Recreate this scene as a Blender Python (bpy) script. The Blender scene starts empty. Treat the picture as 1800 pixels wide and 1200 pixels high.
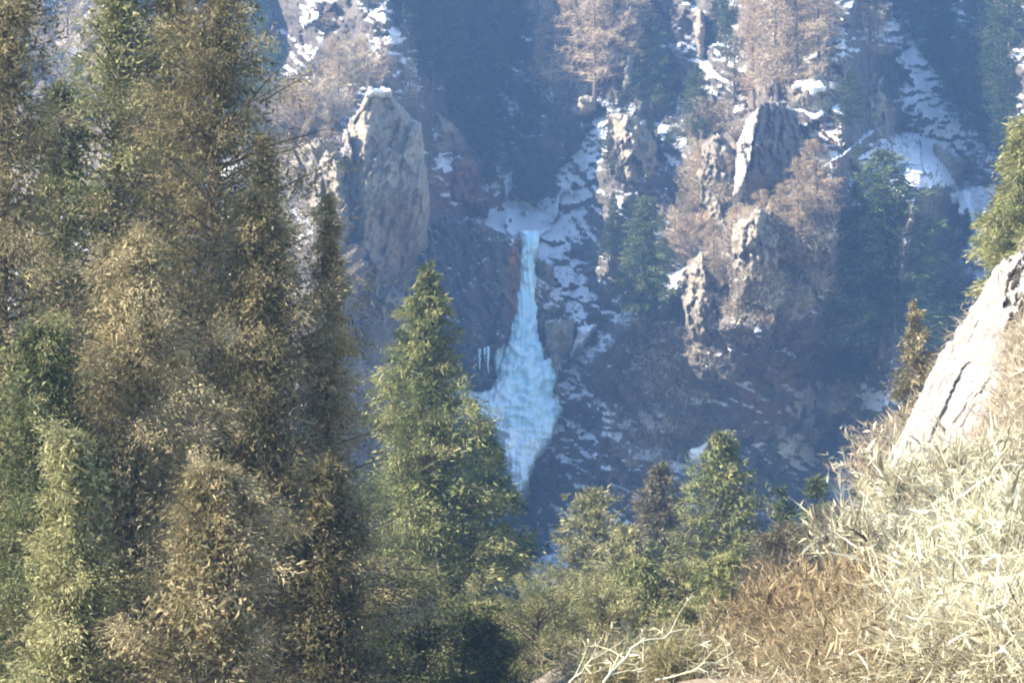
import bpy, math, random
import numpy as np
PI = math.pi
scene = bpy.context.scene
COL = scene.collection

# ------------------------------------------------------------------ camera, sky, sun, exposure
PITCH = math.radians(4.0)
K = 2 * math.tan(math.radians(16.0)) / 1800.0
cam_d = bpy.data.cameras.new('camera')
cam_d.sensor_width = 36.0
cam_d.lens = 18.0 / math.tan(math.radians(16.0))
cam_d.clip_start = 0.5
cam_d.clip_end = 2000
cam = bpy.data.objects.new('camera', cam_d)
COL.objects.link(cam)
cam.location = (0, 0, 0)
cam.rotation_euler = (PI / 2 + PITCH, 0, 0)
scene.camera = cam

SUN_EL = math.radians(34)
SUN_AZ = math.radians(-110)          # compass bearing from +Y (into the picture), clockwise
world = bpy.data.worlds.new('World')
scene.world = world
world.use_nodes = True
wn = world.node_tree
bg = wn.nodes['Background']
sky = wn.nodes.new('ShaderNodeTexSky')
sky.sky_type = 'NISHITA'
sky.sun_disc = False
sky.sun_elevation = SUN_EL
sky.sun_rotation = SUN_AZ % (2 * PI)
sky.altitude = 1500
sky.air_density = 1.0
sky.dust_density = 0.4
sky.ozone_density = 2.0
wn.links.new(sky.outputs[0], bg.inputs['Color'])
bg.inputs['Strength'].default_value = 0.135

sd = bpy.data.lights.new('sun', 'SUN')
sd.energy = 5.0
sd.angle = math.radians(0.5)
sd.color = (1.0, 0.90, 0.76)
sun = bpy.data.objects.new('sun', sd)
COL.objects.link(sun)
_s = np.array([math.sin(SUN_AZ) * math.cos(SUN_EL), math.cos(SUN_AZ) * math.cos(SUN_EL), math.sin(SUN_EL)])
from mathutils import Vector
sun.rotation_euler = Vector(_s).to_track_quat('Z', 'Y').to_euler()

scene.view_settings.view_transform = 'Standard'
scene.view_settings.look = 'None'
scene.view_settings.exposure = 1.85
scene.view_settings.gamma = 1.0
scene.cycles.max_bounces = 5
scene.cycles.diffuse_bounces = 3
scene.cycles.transmission_bounces = 3
scene.cycles.volume_bounces = 1
scene.cycles.transparent_max_bounces = 4
scene.cycles.filter_width = 2.0
HAZE_DENSITY = 0.00066

# ------------------------------------------------------------------ helpers
rng = np.random.default_rng(7)

def at(px, py, Y):
    """the world point at depth Y seen along a picture direction (arrays allowed)"""
    px = np.asarray(px, float); py = np.asarray(py, float); Y = np.asarray(Y, float)
    dx = (px - 900) * K
    dz = (600 - py) * K
    ry = math.cos(PITCH) - dz * math.sin(PITCH)
    rz = math.sin(PITCH) + dz * math.cos(PITCH)
    s = Y / ry
    return np.stack(np.broadcast_arrays(dx * s, Y, rz * s), -1)

def _hash(ix, iy, iz, seed):
    h = (ix.astype(np.int64) * 374761393 + iy.astype(np.int64) * 668265263 + iz.astype(np.int64) * 2147483647 + seed * 974634777) & 0xFFFFFFFF
    h = ((h ^ (h >> 13)) * 1274126177) & 0xFFFFFFFF
    h = ((h ^ (h >> 16)) * 2246822519) & 0xFFFFFFFF
    return (h ^ (h >> 15)) & 0xFFFFFFFF

def hrand(ix, iy, seed):
    return _hash(ix, iy, np.zeros_like(ix), seed) / 4294967295.0

def noise2(x, y, seed=0):
    ix = np.floor(x); iy = np.floor(y)
    fx = x - ix; fy = y - iy
    ux = fx * fx * (3 - 2 * fx); uy = fy * fy * (3 - 2 * fy)
    ix = ix.astype(np.int64); iy = iy.astype(np.int64)
    a = hrand(ix, iy, seed); b = hrand(ix + 1, iy, seed)
    c = hrand(ix, iy + 1, seed); d = hrand(ix + 1, iy + 1, seed)
    return ((a * (1 - ux) + b * ux) * (1 - uy) + (c * (1 - ux) + d * ux) * uy) * 2 - 1

def fbm(x, y, seed=0, octv=4, gain=0.5):
    r = 0; a = 1.0
    for o in range(octv):
        r = r + a * noise2(x * 2 ** o + 17.3 * o, y * 2 ** o - 9.1 * o, seed + o)
        a *= gain
    return r

def facet(u, v, cell, seed, step=1.0, tilt=1.0):
    """blocky broken-rock relief: every cell is its own tilted plane"""
    u = u / cell; v = v / cell
    iu = np.floor(u).astype(np.int64); iv = np.floor(v).astype(np.int64)
    best = np.full(u.shape, 9.0); out = np.zeros(u.shape)
    for a in (-1, 0, 1):
        for b in (-1, 0, 1):
            cu = iu + a; cv = iv + b
            ju = cu + hrand(cu, cv, seed); jv = cv + hrand(cu, cv, seed + 1)
            du = u - ju; dv = v - jv
            d = du * du + dv * dv
            val = (hrand(cu, cv, seed + 2) - 0.5) * step + (du * (hrand(cu, cv, seed + 3) - 0.5) + dv * (hrand(cu, cv, seed + 4) - 0.5)) * 2 * tilt
            m = d < best
            best = np.where(m, d, best); out = np.where(m, val, out)
    return out

def poly_dist(x, y, pts):
    """distance to a polyline, the side (+ is right of its direction down the page) and the run along it 0..1"""
    best = np.full(np.shape(x), 1e9); side = np.zeros(np.shape(x)); tt = np.zeros(np.shape(x))
    n = len(pts) - 1
    for i in range(n):
        ax, ay = pts[i]; bx, by = pts[i + 1]
        ex, ey = bx - ax, by - ay
        t = np.clip(((x - ax) * ex + (y - ay) * ey) / (ex * ex + ey * ey), 0, 1)
        dx = x - ax - t * ex; dy = y - ay - t * ey
        d = np.hypot(dx, dy)
        m = d < best
        best = np.where(m, d, best); tt = np.where(m, (i + t) / n, tt)
        side = np.where(m, np.sign(dx * ey - dy * ex), side)
    return best, side, tt

def inside(x, y, poly):
    x = np.asarray(x, float); y = np.asarray(y, float)
    r = np.zeros(x.shape, bool)
    n = len(poly)
    for i in range(n):
        ax, ay = poly[i]; bx, by = poly[(i + 1) % n]
        c = ((ay > y) != (by > y)) & (x < (bx - ax) * (y - ay) / (by - ay + 1e-9) + ax)
        r ^= c
    return r

def mesh_from(name, V, F, mat, attrs=None, smooth=False, mats=None):
    """V (n,3), F (m,3|4) arrays"""
    me = bpy.data.meshes.new(name)
    V = np.ascontiguousarray(V, np.float32); F = np.ascontiguousarray(F, np.int32)
    k = F.shape[1]
    me.vertices.add(len(V)); me.vertices.foreach_set('co', V.ravel())
    me.loops.add(F.size); me.loops.foreach_set('vertex_index', F.ravel())
    me.polygons.add(len(F)); me.polygons.foreach_set('loop_start', np.arange(0, F.size, k, dtype=np.int32))
    if smooth:
        me.polygons.foreach_set('use_smooth', np.ones(len(F), bool))
    for an, (dom, val) in (attrs or {}).items():
        a = me.attributes.new(an, 'FLOAT', dom)
        a.data.foreach_set('value', np.ascontiguousarray(val, np.float32).ravel())
    me.update(calc_edges=True)
    me.materials.append(mat)
    return me

def link(name, me, parent=None, loc=None, rot=None, scale=None):
    o = bpy.data.objects.new(name, me)
    COL.objects.link(o)
    if parent is not None: o.parent = parent
    if loc is not None: o.location = [float(c) for c in loc]
    if rot is not None: o.rotation_euler = rot
    if scale is not None: o.scale = scale
    return o

def tag(o, label=None, cat=None, group=None, kind=None):
    if label: o['label'] = label
    if cat: o['category'] = cat
    if group: o['group'] = group
    if kind: o['kind'] = kind
    return o

# ------------------------------------------------------------------ materials
def new_mat(name):
    m = bpy.data.materials.new(name); m.use_nodes = True
    nt = m.node_tree
    return m, nt, nt.nodes['Principled BSDF']

def N(nt, t, **kw):
    n = nt.nodes.new(t)
    for k, v in kw.items(): setattr(n, k, v)
    return n

def ramp(nt, fac, stops):
    r = N(nt, 'ShaderNodeValToRGB')
    el = r.color_ramp.elements
    while len(el) > 1: el.remove(el[-1])
    el[0].position = stops[0][0]; el[0].color = (*stops[0][1], 1)
    for p, c in stops[1:]:
        e = el.new(p); e.color = (*c, 1)
    nt.links.new(fac, r.inputs[0])
    return r.outputs[0]

def tex(nt, scale, detail=4, rough=0.6, vec=None, dist=0.0):
    n = N(nt, 'ShaderNodeTexNoise')
    n.inputs['Scale'].default_value = scale; n.inputs['Detail'].default_value = detail
    n.inputs['Roughness'].default_value = rough; n.inputs['Distortion'].default_value = dist
    if vec is not None: nt.links.new(vec, n.inputs['Vector'])
    return n.outputs['Fac']

def math_(nt, op, a, b=None, c=None, clamp=False):
    n = N(nt, 'ShaderNodeMath', operation=op, use_clamp=clamp)
    for i, v in enumerate((a, b, c)):
        if v is None: continue
        if isinstance(v, (int, float)): n.inputs[i].default_value = v
        else: nt.links.new(v, n.inputs[i])
    return n.outputs[0]

def mix(nt, f, a, b):
    n = N(nt, 'ShaderNodeMix', data_type='RGBA')
    for s, v in ((n.inputs['Factor'], f), (n.inputs[6], a), (n.inputs[7], b)):
        if isinstance(v, (tuple, list)): s.default_value = (*v, 1)
        elif isinstance(v, (int, float)): s.default_value = v
        else: nt.links.new(v, s)
    return n.outputs[2]

def attr(nt, name):
    return N(nt, 'ShaderNodeAttribute', attribute_name=name).outputs['Fac']

def bump(nt, bsdf, h, strength, dist):
    b = N(nt, 'ShaderNodeBump')
    b.inputs['Strength'].default_value = strength; b.inputs['Distance'].default_value = dist
    nt.links.new(h, b.inputs['Height'])
    nt.links.new(b.outputs[0], bsdf.inputs['Normal'])

def strata_vec(nt, sx=1.0, sy=1.0, sz=1.0, rot=(0, 0, 0)):
    g = N(nt, 'ShaderNodeNewGeometry')
    mp = N(nt, 'ShaderNodeMapping')
    mp.vector_type = 'TEXTURE'
    mp.inputs['Scale'].default_value = (1 / sx, 1 / sy, 1 / sz); mp.inputs['Rotation'].default_value = rot
    nt.links.new(g.outputs['Position'], mp.inputs['Vector'])
    return mp.outputs[0], g

def rock_mat(name, stops, snow_lo=0.62, snow_hi=0.8, use_attr=True, s=1.0, snow=True, rough=0.9, bdist=0.15, dip=0.55, st=0.35):
    m, nt, b = new_mat(name)
    vec, g = strata_vec(nt, 1.0, 0.8, st, (0, dip, 0))
    n1 = tex(nt, 0.45 * s, 8, 0.7, vec, 0.4)
    n2 = tex(nt, 2.2 * s, 6, 0.7, vec)
    vec2, _g = strata_vec(nt, 2.4, 1.5, st, (0, dip + 0.1, 0))
    n3 = tex(nt, 1.6 * s, 7, 0.75, vec2, 0.3)
    f = math_(nt, 'ADD', math_(nt, 'MULTIPLY', n1, 0.4), math_(nt, 'MULTIPLY', math_(nt, 'ADD', n2, n3), 0.3))
    f = math_(nt, 'MULTIPLY_ADD', f, 1.7, -0.35)
    c = ramp(nt, f, stops)
    if use_attr:
        nv = tex(nt, 1.3, 6, 0.75)
        fv = math_(nt, 'MULTIPLY', attr(nt, 'veg'), math_(nt, 'MULTIPLY_ADD', nv, 3.5, -1.1, clamp=True), clamp=True)
        litter = ramp(nt, n2, [(0.3, (0.09, 0.068, 0.05)), (0.55, (0.29, 0.225, 0.16)), (0.75, (0.44, 0.37, 0.26))])
        c = mix(nt, fv, c, litter)
        fr = math_(nt, 'MULTIPLY', attr(nt, 'rust'), math_(nt, 'MULTIPLY_ADD', n1, 3.0, -0.7, clamp=True), clamp=True)
        c = mix(nt, fr, c, (0.34, 0.15, 0.06))
    if snow:
        sep = N(nt, 'ShaderNodeSeparateXYZ'); nt.links.new(g.outputs['Normal'], sep.inputs[0])
        ns = tex(nt, 1.9, 8, 0.8, strata_vec(nt, 0.7, 0.7, 1.5, (0, 0.5, 0))[0])
        nf = tex(nt, 5.5, 5, 0.8)
        v = math_(nt, 'ADD', sep.outputs['Z'], math_(nt, 'ADD', math_(nt, 'MULTIPLY_ADD', ns, 1.9, -0.95), math_(nt, 'MULTIPLY_ADD', nf, 1.9, -0.95)))
        if use_attr: v = math_(nt, 'ADD', v, attr(nt, 'snow'))
        mr = N(nt, 'ShaderNodeMapRange'); nt.links.new(v, mr.inputs[0])
        mr.inputs[1].default_value = snow_lo; mr.inputs[2].default_value = snow_hi
        c = mix(nt, mr.outputs[0], c, (0.82, 0.84, 0.86))
    nt.links.new(c, b.inputs['Base Color'])
    b.inputs['Roughness'].default_value = rough
    b.inputs['Specular IOR Level'].default_value = 0.25
    bump(nt, b, math_(nt, 'ADD', n2, n3), 1.0, bdist * 1.5)
    return m

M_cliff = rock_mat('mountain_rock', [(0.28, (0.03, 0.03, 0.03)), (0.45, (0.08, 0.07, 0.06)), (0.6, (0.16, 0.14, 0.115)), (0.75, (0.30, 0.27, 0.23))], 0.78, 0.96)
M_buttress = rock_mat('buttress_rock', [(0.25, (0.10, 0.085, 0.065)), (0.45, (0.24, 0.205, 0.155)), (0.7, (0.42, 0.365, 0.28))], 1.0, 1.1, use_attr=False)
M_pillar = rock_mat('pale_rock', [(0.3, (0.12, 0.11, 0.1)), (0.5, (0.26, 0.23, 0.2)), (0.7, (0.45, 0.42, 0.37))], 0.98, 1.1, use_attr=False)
M_shadeRock = rock_mat('shade_dark_rock', [(0.3, (0.05, 0.045, 0.045)), (0.5, (0.12, 0.105, 0.1)), (0.7, (0.24, 0.21, 0.19))], 1.0, 1.1, use_attr=False)  # pillar rock, darkened so its colour carries the shade of the front
M_red = rock_mat('reddish_rock', [(0.3, (0.09, 0.05, 0.035)), (0.5, (0.2, 0.105, 0.07)), (0.7, (0.3, 0.18, 0.12))], 0.9, 1.0, use_attr=False)
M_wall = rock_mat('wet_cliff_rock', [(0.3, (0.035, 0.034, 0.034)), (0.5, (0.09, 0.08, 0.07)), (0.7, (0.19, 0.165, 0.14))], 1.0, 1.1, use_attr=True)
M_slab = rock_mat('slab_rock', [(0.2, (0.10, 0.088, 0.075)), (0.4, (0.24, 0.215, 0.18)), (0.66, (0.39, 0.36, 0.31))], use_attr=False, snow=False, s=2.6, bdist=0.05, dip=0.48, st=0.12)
M_stone = rock_mat('loose_stone', [(0.3, (0.25, 0.21, 0.18)), (0.5, (0.42, 0.37, 0.32)), (0.7, (0.55, 0.5, 0.44))], use_attr=False, snow=False, s=6.0, bdist=0.02)

def soil_mat():
    m, nt, b = new_mat('hillside_soil')
    n1 = tex(nt, 0.6, 8, 0.7); n2 = tex(nt, 6, 6, 0.7)
    f = math_(nt, 'ADD', math_(nt, 'MULTIPLY', n1, 0.5), math_(nt, 'MULTIPLY', n2, 0.5))
    c = ramp(nt, f, [(0.3, (0.07, 0.055, 0.035)), (0.5, (0.19, 0.15, 0.10)), (0.7, (0.33, 0.28, 0.19))])
    nt.links.new(c, b.inputs['Base Color']); b.inputs['Roughness'].default_value = 1.0
    bump(nt, b, n2, 0.8, 0.08)
    return m
M_soil = soil_mat()

def leaf_mat(name, stops, transl=0.25, rnd=0.25):
    m, nt, b = new_mat(name)
    oi = N(nt, 'ShaderNodeObjectInfo')
    f = math_(nt, 'ADD', attr(nt, 'tint'), math_(nt, 'MULTIPLY_ADD', oi.outputs['Random'], rnd, -rnd / 2), clamp=True)
    c = ramp(nt, f, stops)
    nt.links.new(c, b.inputs['Base Color'])
    b.inputs['Roughness'].default_value = 0.75
    b.inputs['Specular IOR Level'].default_value = 0.12
    tr = N(nt, 'ShaderNodeBsdfTranslucent'); nt.links.new(c, tr.inputs[0])
    mx = N(nt, 'ShaderNodeMixShader'); mx.inputs[0].default_value = transl
    nt.links.new(b.outputs[0], mx.inputs[1]); nt.links.new(tr.outputs[0], mx.inputs[2])
    out = nt.nodes['Material Output']
    nt.links.new(mx.outputs[0], out.inputs['Surface'])
    return m
M_jun = leaf_mat('juniper_foliage', [(0.0, (0.05, 0.05, 0.022)), (0.35, (0.16, 0.14, 0.065)), (0.7, (0.32, 0.26, 0.14)), (1.0, (0.50, 0.42, 0.24))])
M_junG = leaf_mat('green_conifer_foliage', [(0.0, (0.035, 0.05, 0.02)), (0.4, (0.125, 0.135, 0.055)), (0.75, (0.27, 0.255, 0.115)), (1.0, (0.43, 0.39, 0.20))])
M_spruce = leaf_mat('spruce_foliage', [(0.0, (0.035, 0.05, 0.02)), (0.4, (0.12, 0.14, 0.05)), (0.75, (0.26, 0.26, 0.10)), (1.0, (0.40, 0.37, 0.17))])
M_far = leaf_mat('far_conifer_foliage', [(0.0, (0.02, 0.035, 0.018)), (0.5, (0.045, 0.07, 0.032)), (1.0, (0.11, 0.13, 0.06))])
M_mid = leaf_mat('mid_conifer_foliage', [(0.0, (0.03, 0.045, 0.02)), (0.5, (0.09, 0.12, 0.05)), (1.0, (0.20, 0.22, 0.10))])
M_farO = leaf_mat('olive_conifer_foliage', [(0.0, (0.05, 0.05, 0.03)), (0.5, (0.12, 0.11, 0.065)), (1.0, (0.21, 0.18, 0.11))])
M_larch = leaf_mat('larch_twigs', [(0.0, (0.16, 0.115, 0.075)), (0.5, (0.42, 0.32, 0.21)), (1.0, (0.62, 0.50, 0.34))], 0.15)
M_shrub = leaf_mat('shrub_twigs', [(0.0, (0.13, 0.105, 0.07)), (0.5, (0.36, 0.295, 0.20)), (1.0, (0.58, 0.49, 0.34))], 0.15, 0.45)
M_yel = leaf_mat('yellowish_shrub', [(0.0, (0.12, 0.11, 0.05)), (0.5, (0.27, 0.24, 0.12)), (1.0, (0.42, 0.37, 0.2))], 0.2)
M_pale = leaf_mat('bleached_twigs', [(0.0, (0.09, 0.075, 0.045)), (0.3, (0.28, 0.245, 0.15)), (0.6, (0.55, 0.515, 0.345)), (1.0, (0.82, 0.78, 0.58))], 0.12)
M_rusty = leaf_mat('rusty_twigs', [(0.0, (0.09, 0.065, 0.035)), (0.5, (0.25, 0.185, 0.10)), (1.0, (0.46, 0.37, 0.22))], 0.15)
M_grey = leaf_mat('grey_twigs', [(0.0, (0.045, 0.042, 0.04)), (0.5, (0.11, 0.10, 0.088)), (1.0, (0.24, 0.215, 0.18))], 0.1, 0.4)

def bark_mat(name, a, bcol):
    m, nt, b = new_mat(name)
    vec, g = strata_vec(nt, 6, 6, 1.2)
    n = tex(nt, 1.5, 6, 0.7, vec)
    c = ramp(nt, n, [(0.35, a), (0.65, bcol)])
    nt.links.new(c, b.inputs['Base Color']); b.inputs['Roughness'].default_value = 0.95
    bump(nt, b, n, 0.8, 0.03)
    return m
M_bark = bark_mat('conifer_bark', (0.05, 0.035, 0.025), (0.16, 0.12, 0.09))
M_barkP = bark_mat('pale_dead_wood', (0.30, 0.26, 0.18), (0.6, 0.54, 0.42))

def snow_mat():
    m, nt, b = new_mat('settled_snow')
    n1 = tex(nt, 0.9, 6, 0.7); n2 = tex(nt, 5, 5, 0.7)
    c = ramp(nt, n1, [(0.34, (0.30, 0.30, 0.30)), (0.42, (0.78, 0.80, 0.83)), (0.7, (0.85, 0.87, 0.89))])
    nt.links.new(c, b.inputs['Base Color']); b.inputs['Roughness'].default_value = 0.7
    bump(nt, b, n2, 0.6, 0.12)
    return m
M_snow = snow_mat()

def ice_mat(name, stops):
    m, nt, b = new_mat(name)
    vec, g = strata_vec(nt, 2.2, 1.0, 0.25)
    n1 = tex(nt, 0.7, 7, 0.65, vec, 0.6); n2 = tex(nt, 1.6, 6, 0.7)
    f = math_(nt, 'ADD', math_(nt, 'MULTIPLY', n1, 0.55), math_(nt, 'MULTIPLY', n2, 0.45))
    c = ramp(nt, f, stops)
    sp_ = N(nt, 'ShaderNodeSeparateXYZ'); nt.links.new(g.outputs['Normal'], sp_.inputs[0])
    mr = N(nt, 'ShaderNodeMapRange'); nt.links.new(math_(nt, 'ADD', sp_.outputs['Z'], math_(nt, 'MULTIPLY_ADD', n2, 1.4, -0.7)), mr.inputs[0])
    mr.inputs[1].default_value = 0.5; mr.inputs[2].default_value = 0.85
    c = mix(nt, mr.outputs[0], c, (0.80, 0.85, 0.88))
    nt.links.new(c, b.inputs['Base Color']); b.inputs['Roughness'].default_value = 0.32
    b.inputs['Subsurface Weight'].default_value = 0.15
    b.inputs['Subsurface Radius'].default_value = (0.15, 0.4, 0.5)
    bump(nt, b, n2, 0.7, 0.2)
    return m
M_ice = ice_mat('blue_ice', [(0.3, (0.30, 0.50, 0.61)), (0.48, (0.42, 0.67, 0.76)), (0.66, (0.66, 0.79, 0.85))])
M_icesnow = ice_mat('snowy_ice', [(0.3, (0.30, 0.48, 0.58)), (0.45, (0.50, 0.68, 0.76)), (0.58, (0.78, 0.85, 0.88))])

# ------------------------------------------------------------------ the mountainside across the gorge
RIDGES = [  # polyline, metres towards the camera, width left, width right, sharpness
    ([(720, -300), (675, 20), (665, 160), (615, 300), (560, 480), (520, 700), (480, 1000)], 34, 260, 230, 1.1),
    ([(880, -300), (870, 0), (875, 220), (925, 390), (925, 650), (915, 870), (880, 1150)], -32, 190, 150, 1.2),
    ([(1110, -300), (1090, 0), (1055, 180), (1085, 330), (1070, 480), (1030, 560)], 12, 140, 130, 1.2),
    ([(1060, 175), (1000, 280), (925, 400)], -9, 60, 60, 1.0),
    ([(1300, 420), (1180, 520), (1085, 590), (1010, 680), (940, 830), (915, 1000), (880, 1200)], 20, 34, 400, 1.15),
    ([(480, 260), (530, 430), (590, 620), (560, 1200)], 34, 260, 175, 1.1),  # knoll hidden behind the near trees, added to throw shade on the spur
    ([(1440, -300), (1390, -50), (1365, 120), (1355, 300), (1330, 450), (1290, 570)], 27, 215, 200, 1.15),
    ([(1540, -300), (1510, -50), (1475, 160), (1458, 350), (1440, 560)], 25, 150, 110, 1.2),
    ([(1600, -300), (1600, -50), (1680, 230), (1720, 400), (1620, 580), (1510, 740), (1430, 900), (1400, 1100)], -20, 150, 130, 1.2),
    ([(1600, 330), (1575, 560), (1560, 720)], 48, 110, 90, 1.1),
    ([(1950, -300), (1900, 0), (1850, 300), (1800, 560)], 28, 230, 260, 1.1),
    ([(450, -300), (430, 0), (470, 250), (470, 480)], -22, 170, 120, 1.2),
    ([(250, -300), (230, 0), (180, 350), (160, 700)], 26, 260, 200, 1.1),
]
def mountain_depth(px, py):
    wx = px + 16 * fbm(px / 150, py / 150, 11, 4); wy = py + 16 * fbm(px / 150, py / 150, 31, 4)
    Y = 232 + (600 - py) * 0.040 + np.maximum(0, 300 - py) * 0.03
    for pts, A, wl, wr, p in RIDGES:
        d, s, t = poly_dist(wx, wy, pts)
        w = np.where(s > 0, wr, wl)
        # the polyline runs down the page, so its right-hand side on the page is the negative side
        w = np.where(s < 0, wl, wr)
        Y = Y - A * np.clip(1 - d / w, 0, 1) ** p
    # a sheer wall behind the fall
    m = np.clip(2.2 - 1.7 * np.hypot((px - 905) / 115, (py - 660) / 235), 0, 1)
    Y = Y * (1 - m) + (226 - (py - 430) * 0.022) * m
    return Y

def rough(px, py):
    c, s = math.cos(0.9), math.sin(0.9)
    u = px * c + py * s; v = (-px * s + py * c) * 1.7
    r = facet(u, v, 70, 5, 3.0, 3.0) + facet(u + 31, v * 0.8, 30, 9, 1.3, 1.6) + facet(px * 0.7 + py * 0.5, py * 1.5 - px * 0.3, 12, 15, 0.7, 0.9)
    return r * 0.8 + 2.2 * fbm(px / 60, py / 60, 51, 5, 0.55)

def axis(lo, a, b, hi, fine, coarse):
    return np.concatenate([np.arange(lo, a, coarse), np.arange(a, b, fine), np.arange(b, hi + 1, coarse)])
gx = axis(-700, -20, 1830, 2500, 3.2, 18)
gy = axis(-520, -20, 1130, 1400, 3.2, 18)
GX, GY = np.meshgrid(gx, gy)
GD = mountain_depth(GX, GY)
GY_ = GD - rough(GX, GY)
def mountain_y(px, py):
    """depth of the finished mountain surface in a direction"""
    i = np.clip(np.searchsorted(gx, px) - 1, 0, len(gx) - 1); j = np.clip(np.searchsorted(gy, py) - 1, 0, len(gy) - 1)
    return GY_[j, i]

def soft_poly(px, py, poly, soft=25):
    d, _, _ = poly_dist(px, py, poly + [poly[0]])
    ins = inside(px, py, poly)
    return np.clip(0.5 + np.where(ins, d, -d) / (2 * soft), 0, 1)

SNOW_AREAS = [  # polygon, extra snow
    ([(1090, 600), (1210, 600), (1210, 850), (1060, 870)], -0.12),
    ([(1180, 200), (1330, 200), (1260, 560), (1180, 500)], -0.12),
    ([(1040, 180), (1080, 230), (1010, 360), (950, 420), (880, 400), (900, 360), (960, 330), (1000, 250)], 0.62),
    ([(880, 300), (930, 310), (930, 430), (870, 400)], 0.55),
    ([(740, 200), (830, 260), (870, 380), (900, 420), (760, 330)], 0.42),
    ([(1560, 0), (1640, 60), (1740, 250), (1750, 350), (1660, 350), (1590, 180), (1540, 60)], 0.46),
    ([(1240, 600), (1460, 560), (1470, 760), (1400, 830), (1240, 760)], 0.52),
    ([(1240, 380), (1460, 430), (1460, 600), (1240, 600)], 0.26),
    ([(1000, 540), (1080, 550), (1000, 650), (930, 790), (920, 900), (890, 960), (930, 700), (990, 620)], 0.5),
    ([(1400, 640), (1570, 680), (1560, 850), (1420, 880), (1360, 800)], 0.6),
    ([(500, 0), (590, 0), (580, 110), (510, 100)], 0.3),
    ([(440, 200), (640, 220), (630, 440), (440, 460)], -0.22),
    ([(500, 330), (560, 330), (550, 430), (490, 430)], 0.3),
    ([(630, 460), (700, 450), (690, 620), (640, 620)], 0.42),
    ([(1200, 0), (1300, 0), (1280, 210), (1190, 220)], 0.2),
    ([(960, 360), (1050, 340), (1040, 520), (950, 520)], 0.34),
    ([(940, 900), (1060, 900), (1150, 880), (1150, 960), (1000, 1000), (900, 1060)], 0.25),
    ([(1640, 440), (1760, 330), (1760, 480), (1640, 600), (1580, 640)], 0.45),
    ([(650, 30), (820, 30), (900, 200), (780, 200), (690, 130)], 0.34),
    ([(1000, 640), (1240, 620), (1240, 800), (1000, 820)], 0.12),
]
VEG_AREAS = [
    ([(1280, -50), (1480, -50), (1470, 180), (1330, 190), (1200, 340), (1200, 460), (1260, 600), (1460, 520), (1460, 250), (1300, 200)], 1.0),
    ([(460, 260), (620, 260), (640, 470), (460, 470)], 0.7),
    ([(480, 150), (640, 80), (700, 120), (620, 180), (560, 250), (480, 290)], 1.0),
    ([(940, -50), (1180, -50), (1150, 160), (950, 180)], 0.9),
    ([(-50, -50), (480, -50), (480, 300), (-50, 400)], 0.8),
    ([(560, 560), (680, 480), (700, 760), (600, 760)], 0.8),
    ([(1100, 560), (1260, 560), (1260, 820), (1100, 820)], 0.75),
]
SN = np.zeros(GX.shape) + 0.13 + 0.10 * fbm(GX / 90, GY / 90, 77, 3)
for poly, a in SNOW_AREAS: SN += 1.15 * a * soft_poly(GX, GY, poly)
VG = np.full(GX.shape, 0.12)
for poly, a in VEG_AREAS: VG = np.maximum(VG, a * soft_poly(GX, GY, poly, 35))
SN -= 0.22 * np.clip((VG - 0.4) * 2, 0, 1)
RU = np.zeros(GX.shape)
for cx, cy, r, a in ((915, 470, 40, 1.0), (810, 330, 50, 0.9), (860, 350, 40, 0.6), (1420, 300, 60, 0.4), (1350, 690, 50, 0.5)):
    RU = np.maximum(RU, a * np.clip(1.5 - np.hypot(GX - cx, GY - cy) / r, 0, 1))
def grid_faces(nj, ni):
    a = np.arange(nj * ni).reshape(nj, ni)
    return np.stack([a[:-1, :-1], a[1:, :-1], a[1:, 1:], a[:-1, 1:]], -1).reshape(-1, 4)
GP = at(GX, GY, GY_)
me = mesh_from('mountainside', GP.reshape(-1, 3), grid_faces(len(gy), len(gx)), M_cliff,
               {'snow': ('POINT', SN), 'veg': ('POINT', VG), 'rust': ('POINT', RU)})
tag(link('mountainside', me), kind='structure')

# ------------------------------------------------------------------ the near hillside
TY = np.array([5, 15, 25, 35, 45, 55, 62, 70, 80, 100, 130, 165, 200.])
TX = np.array([-900, 0, 600, 900, 1100, 1300, 1450, 1550, 1650, 1700, 1800, 2600.])
left = [2200, 1500, 1330, 1270, 1250, 1240, 1240, 1240, 1245, 1250, 1260, 1270, 1290]
TP = np.array([left, left, left, left,
    [2200, 1480, 1270, 1190, 1160, 1150, 1150, 1160, 1180, 1200, 1220, 1250, 1290],
    [2200, 1450, 1240, 1180, 1170, 1165, 1170, 1180, 1200, 1220, 1250, 1270, 1290],
    [2200, 1400, 1210, 1120, 1060, 1030, 1060, 1090, 1130, 1200, 1250, 1280, 1290],
    [2150, 1380, 1190, 1060, 965, 900, 860, 960, 1060, 1180, 1250, 1280, 1290],
    [2150, 1350, 1160, 1010, 890, 780, 705, 650, 880, 1100, 1240, 1280, 1290],
    [2150, 1340, 1140, 980, 860, 740, 650, 565, 780, 1050, 1230, 1280, 1290],
    [2130, 1320, 1110, 940, 800, 640, 520, 435, 650, 950, 1200, 1270, 1290],
    [1900, 1200, 900, 650, 400, 150, 50, 0, 200, 700, 1000, 1200, 1290]], float)
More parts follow.
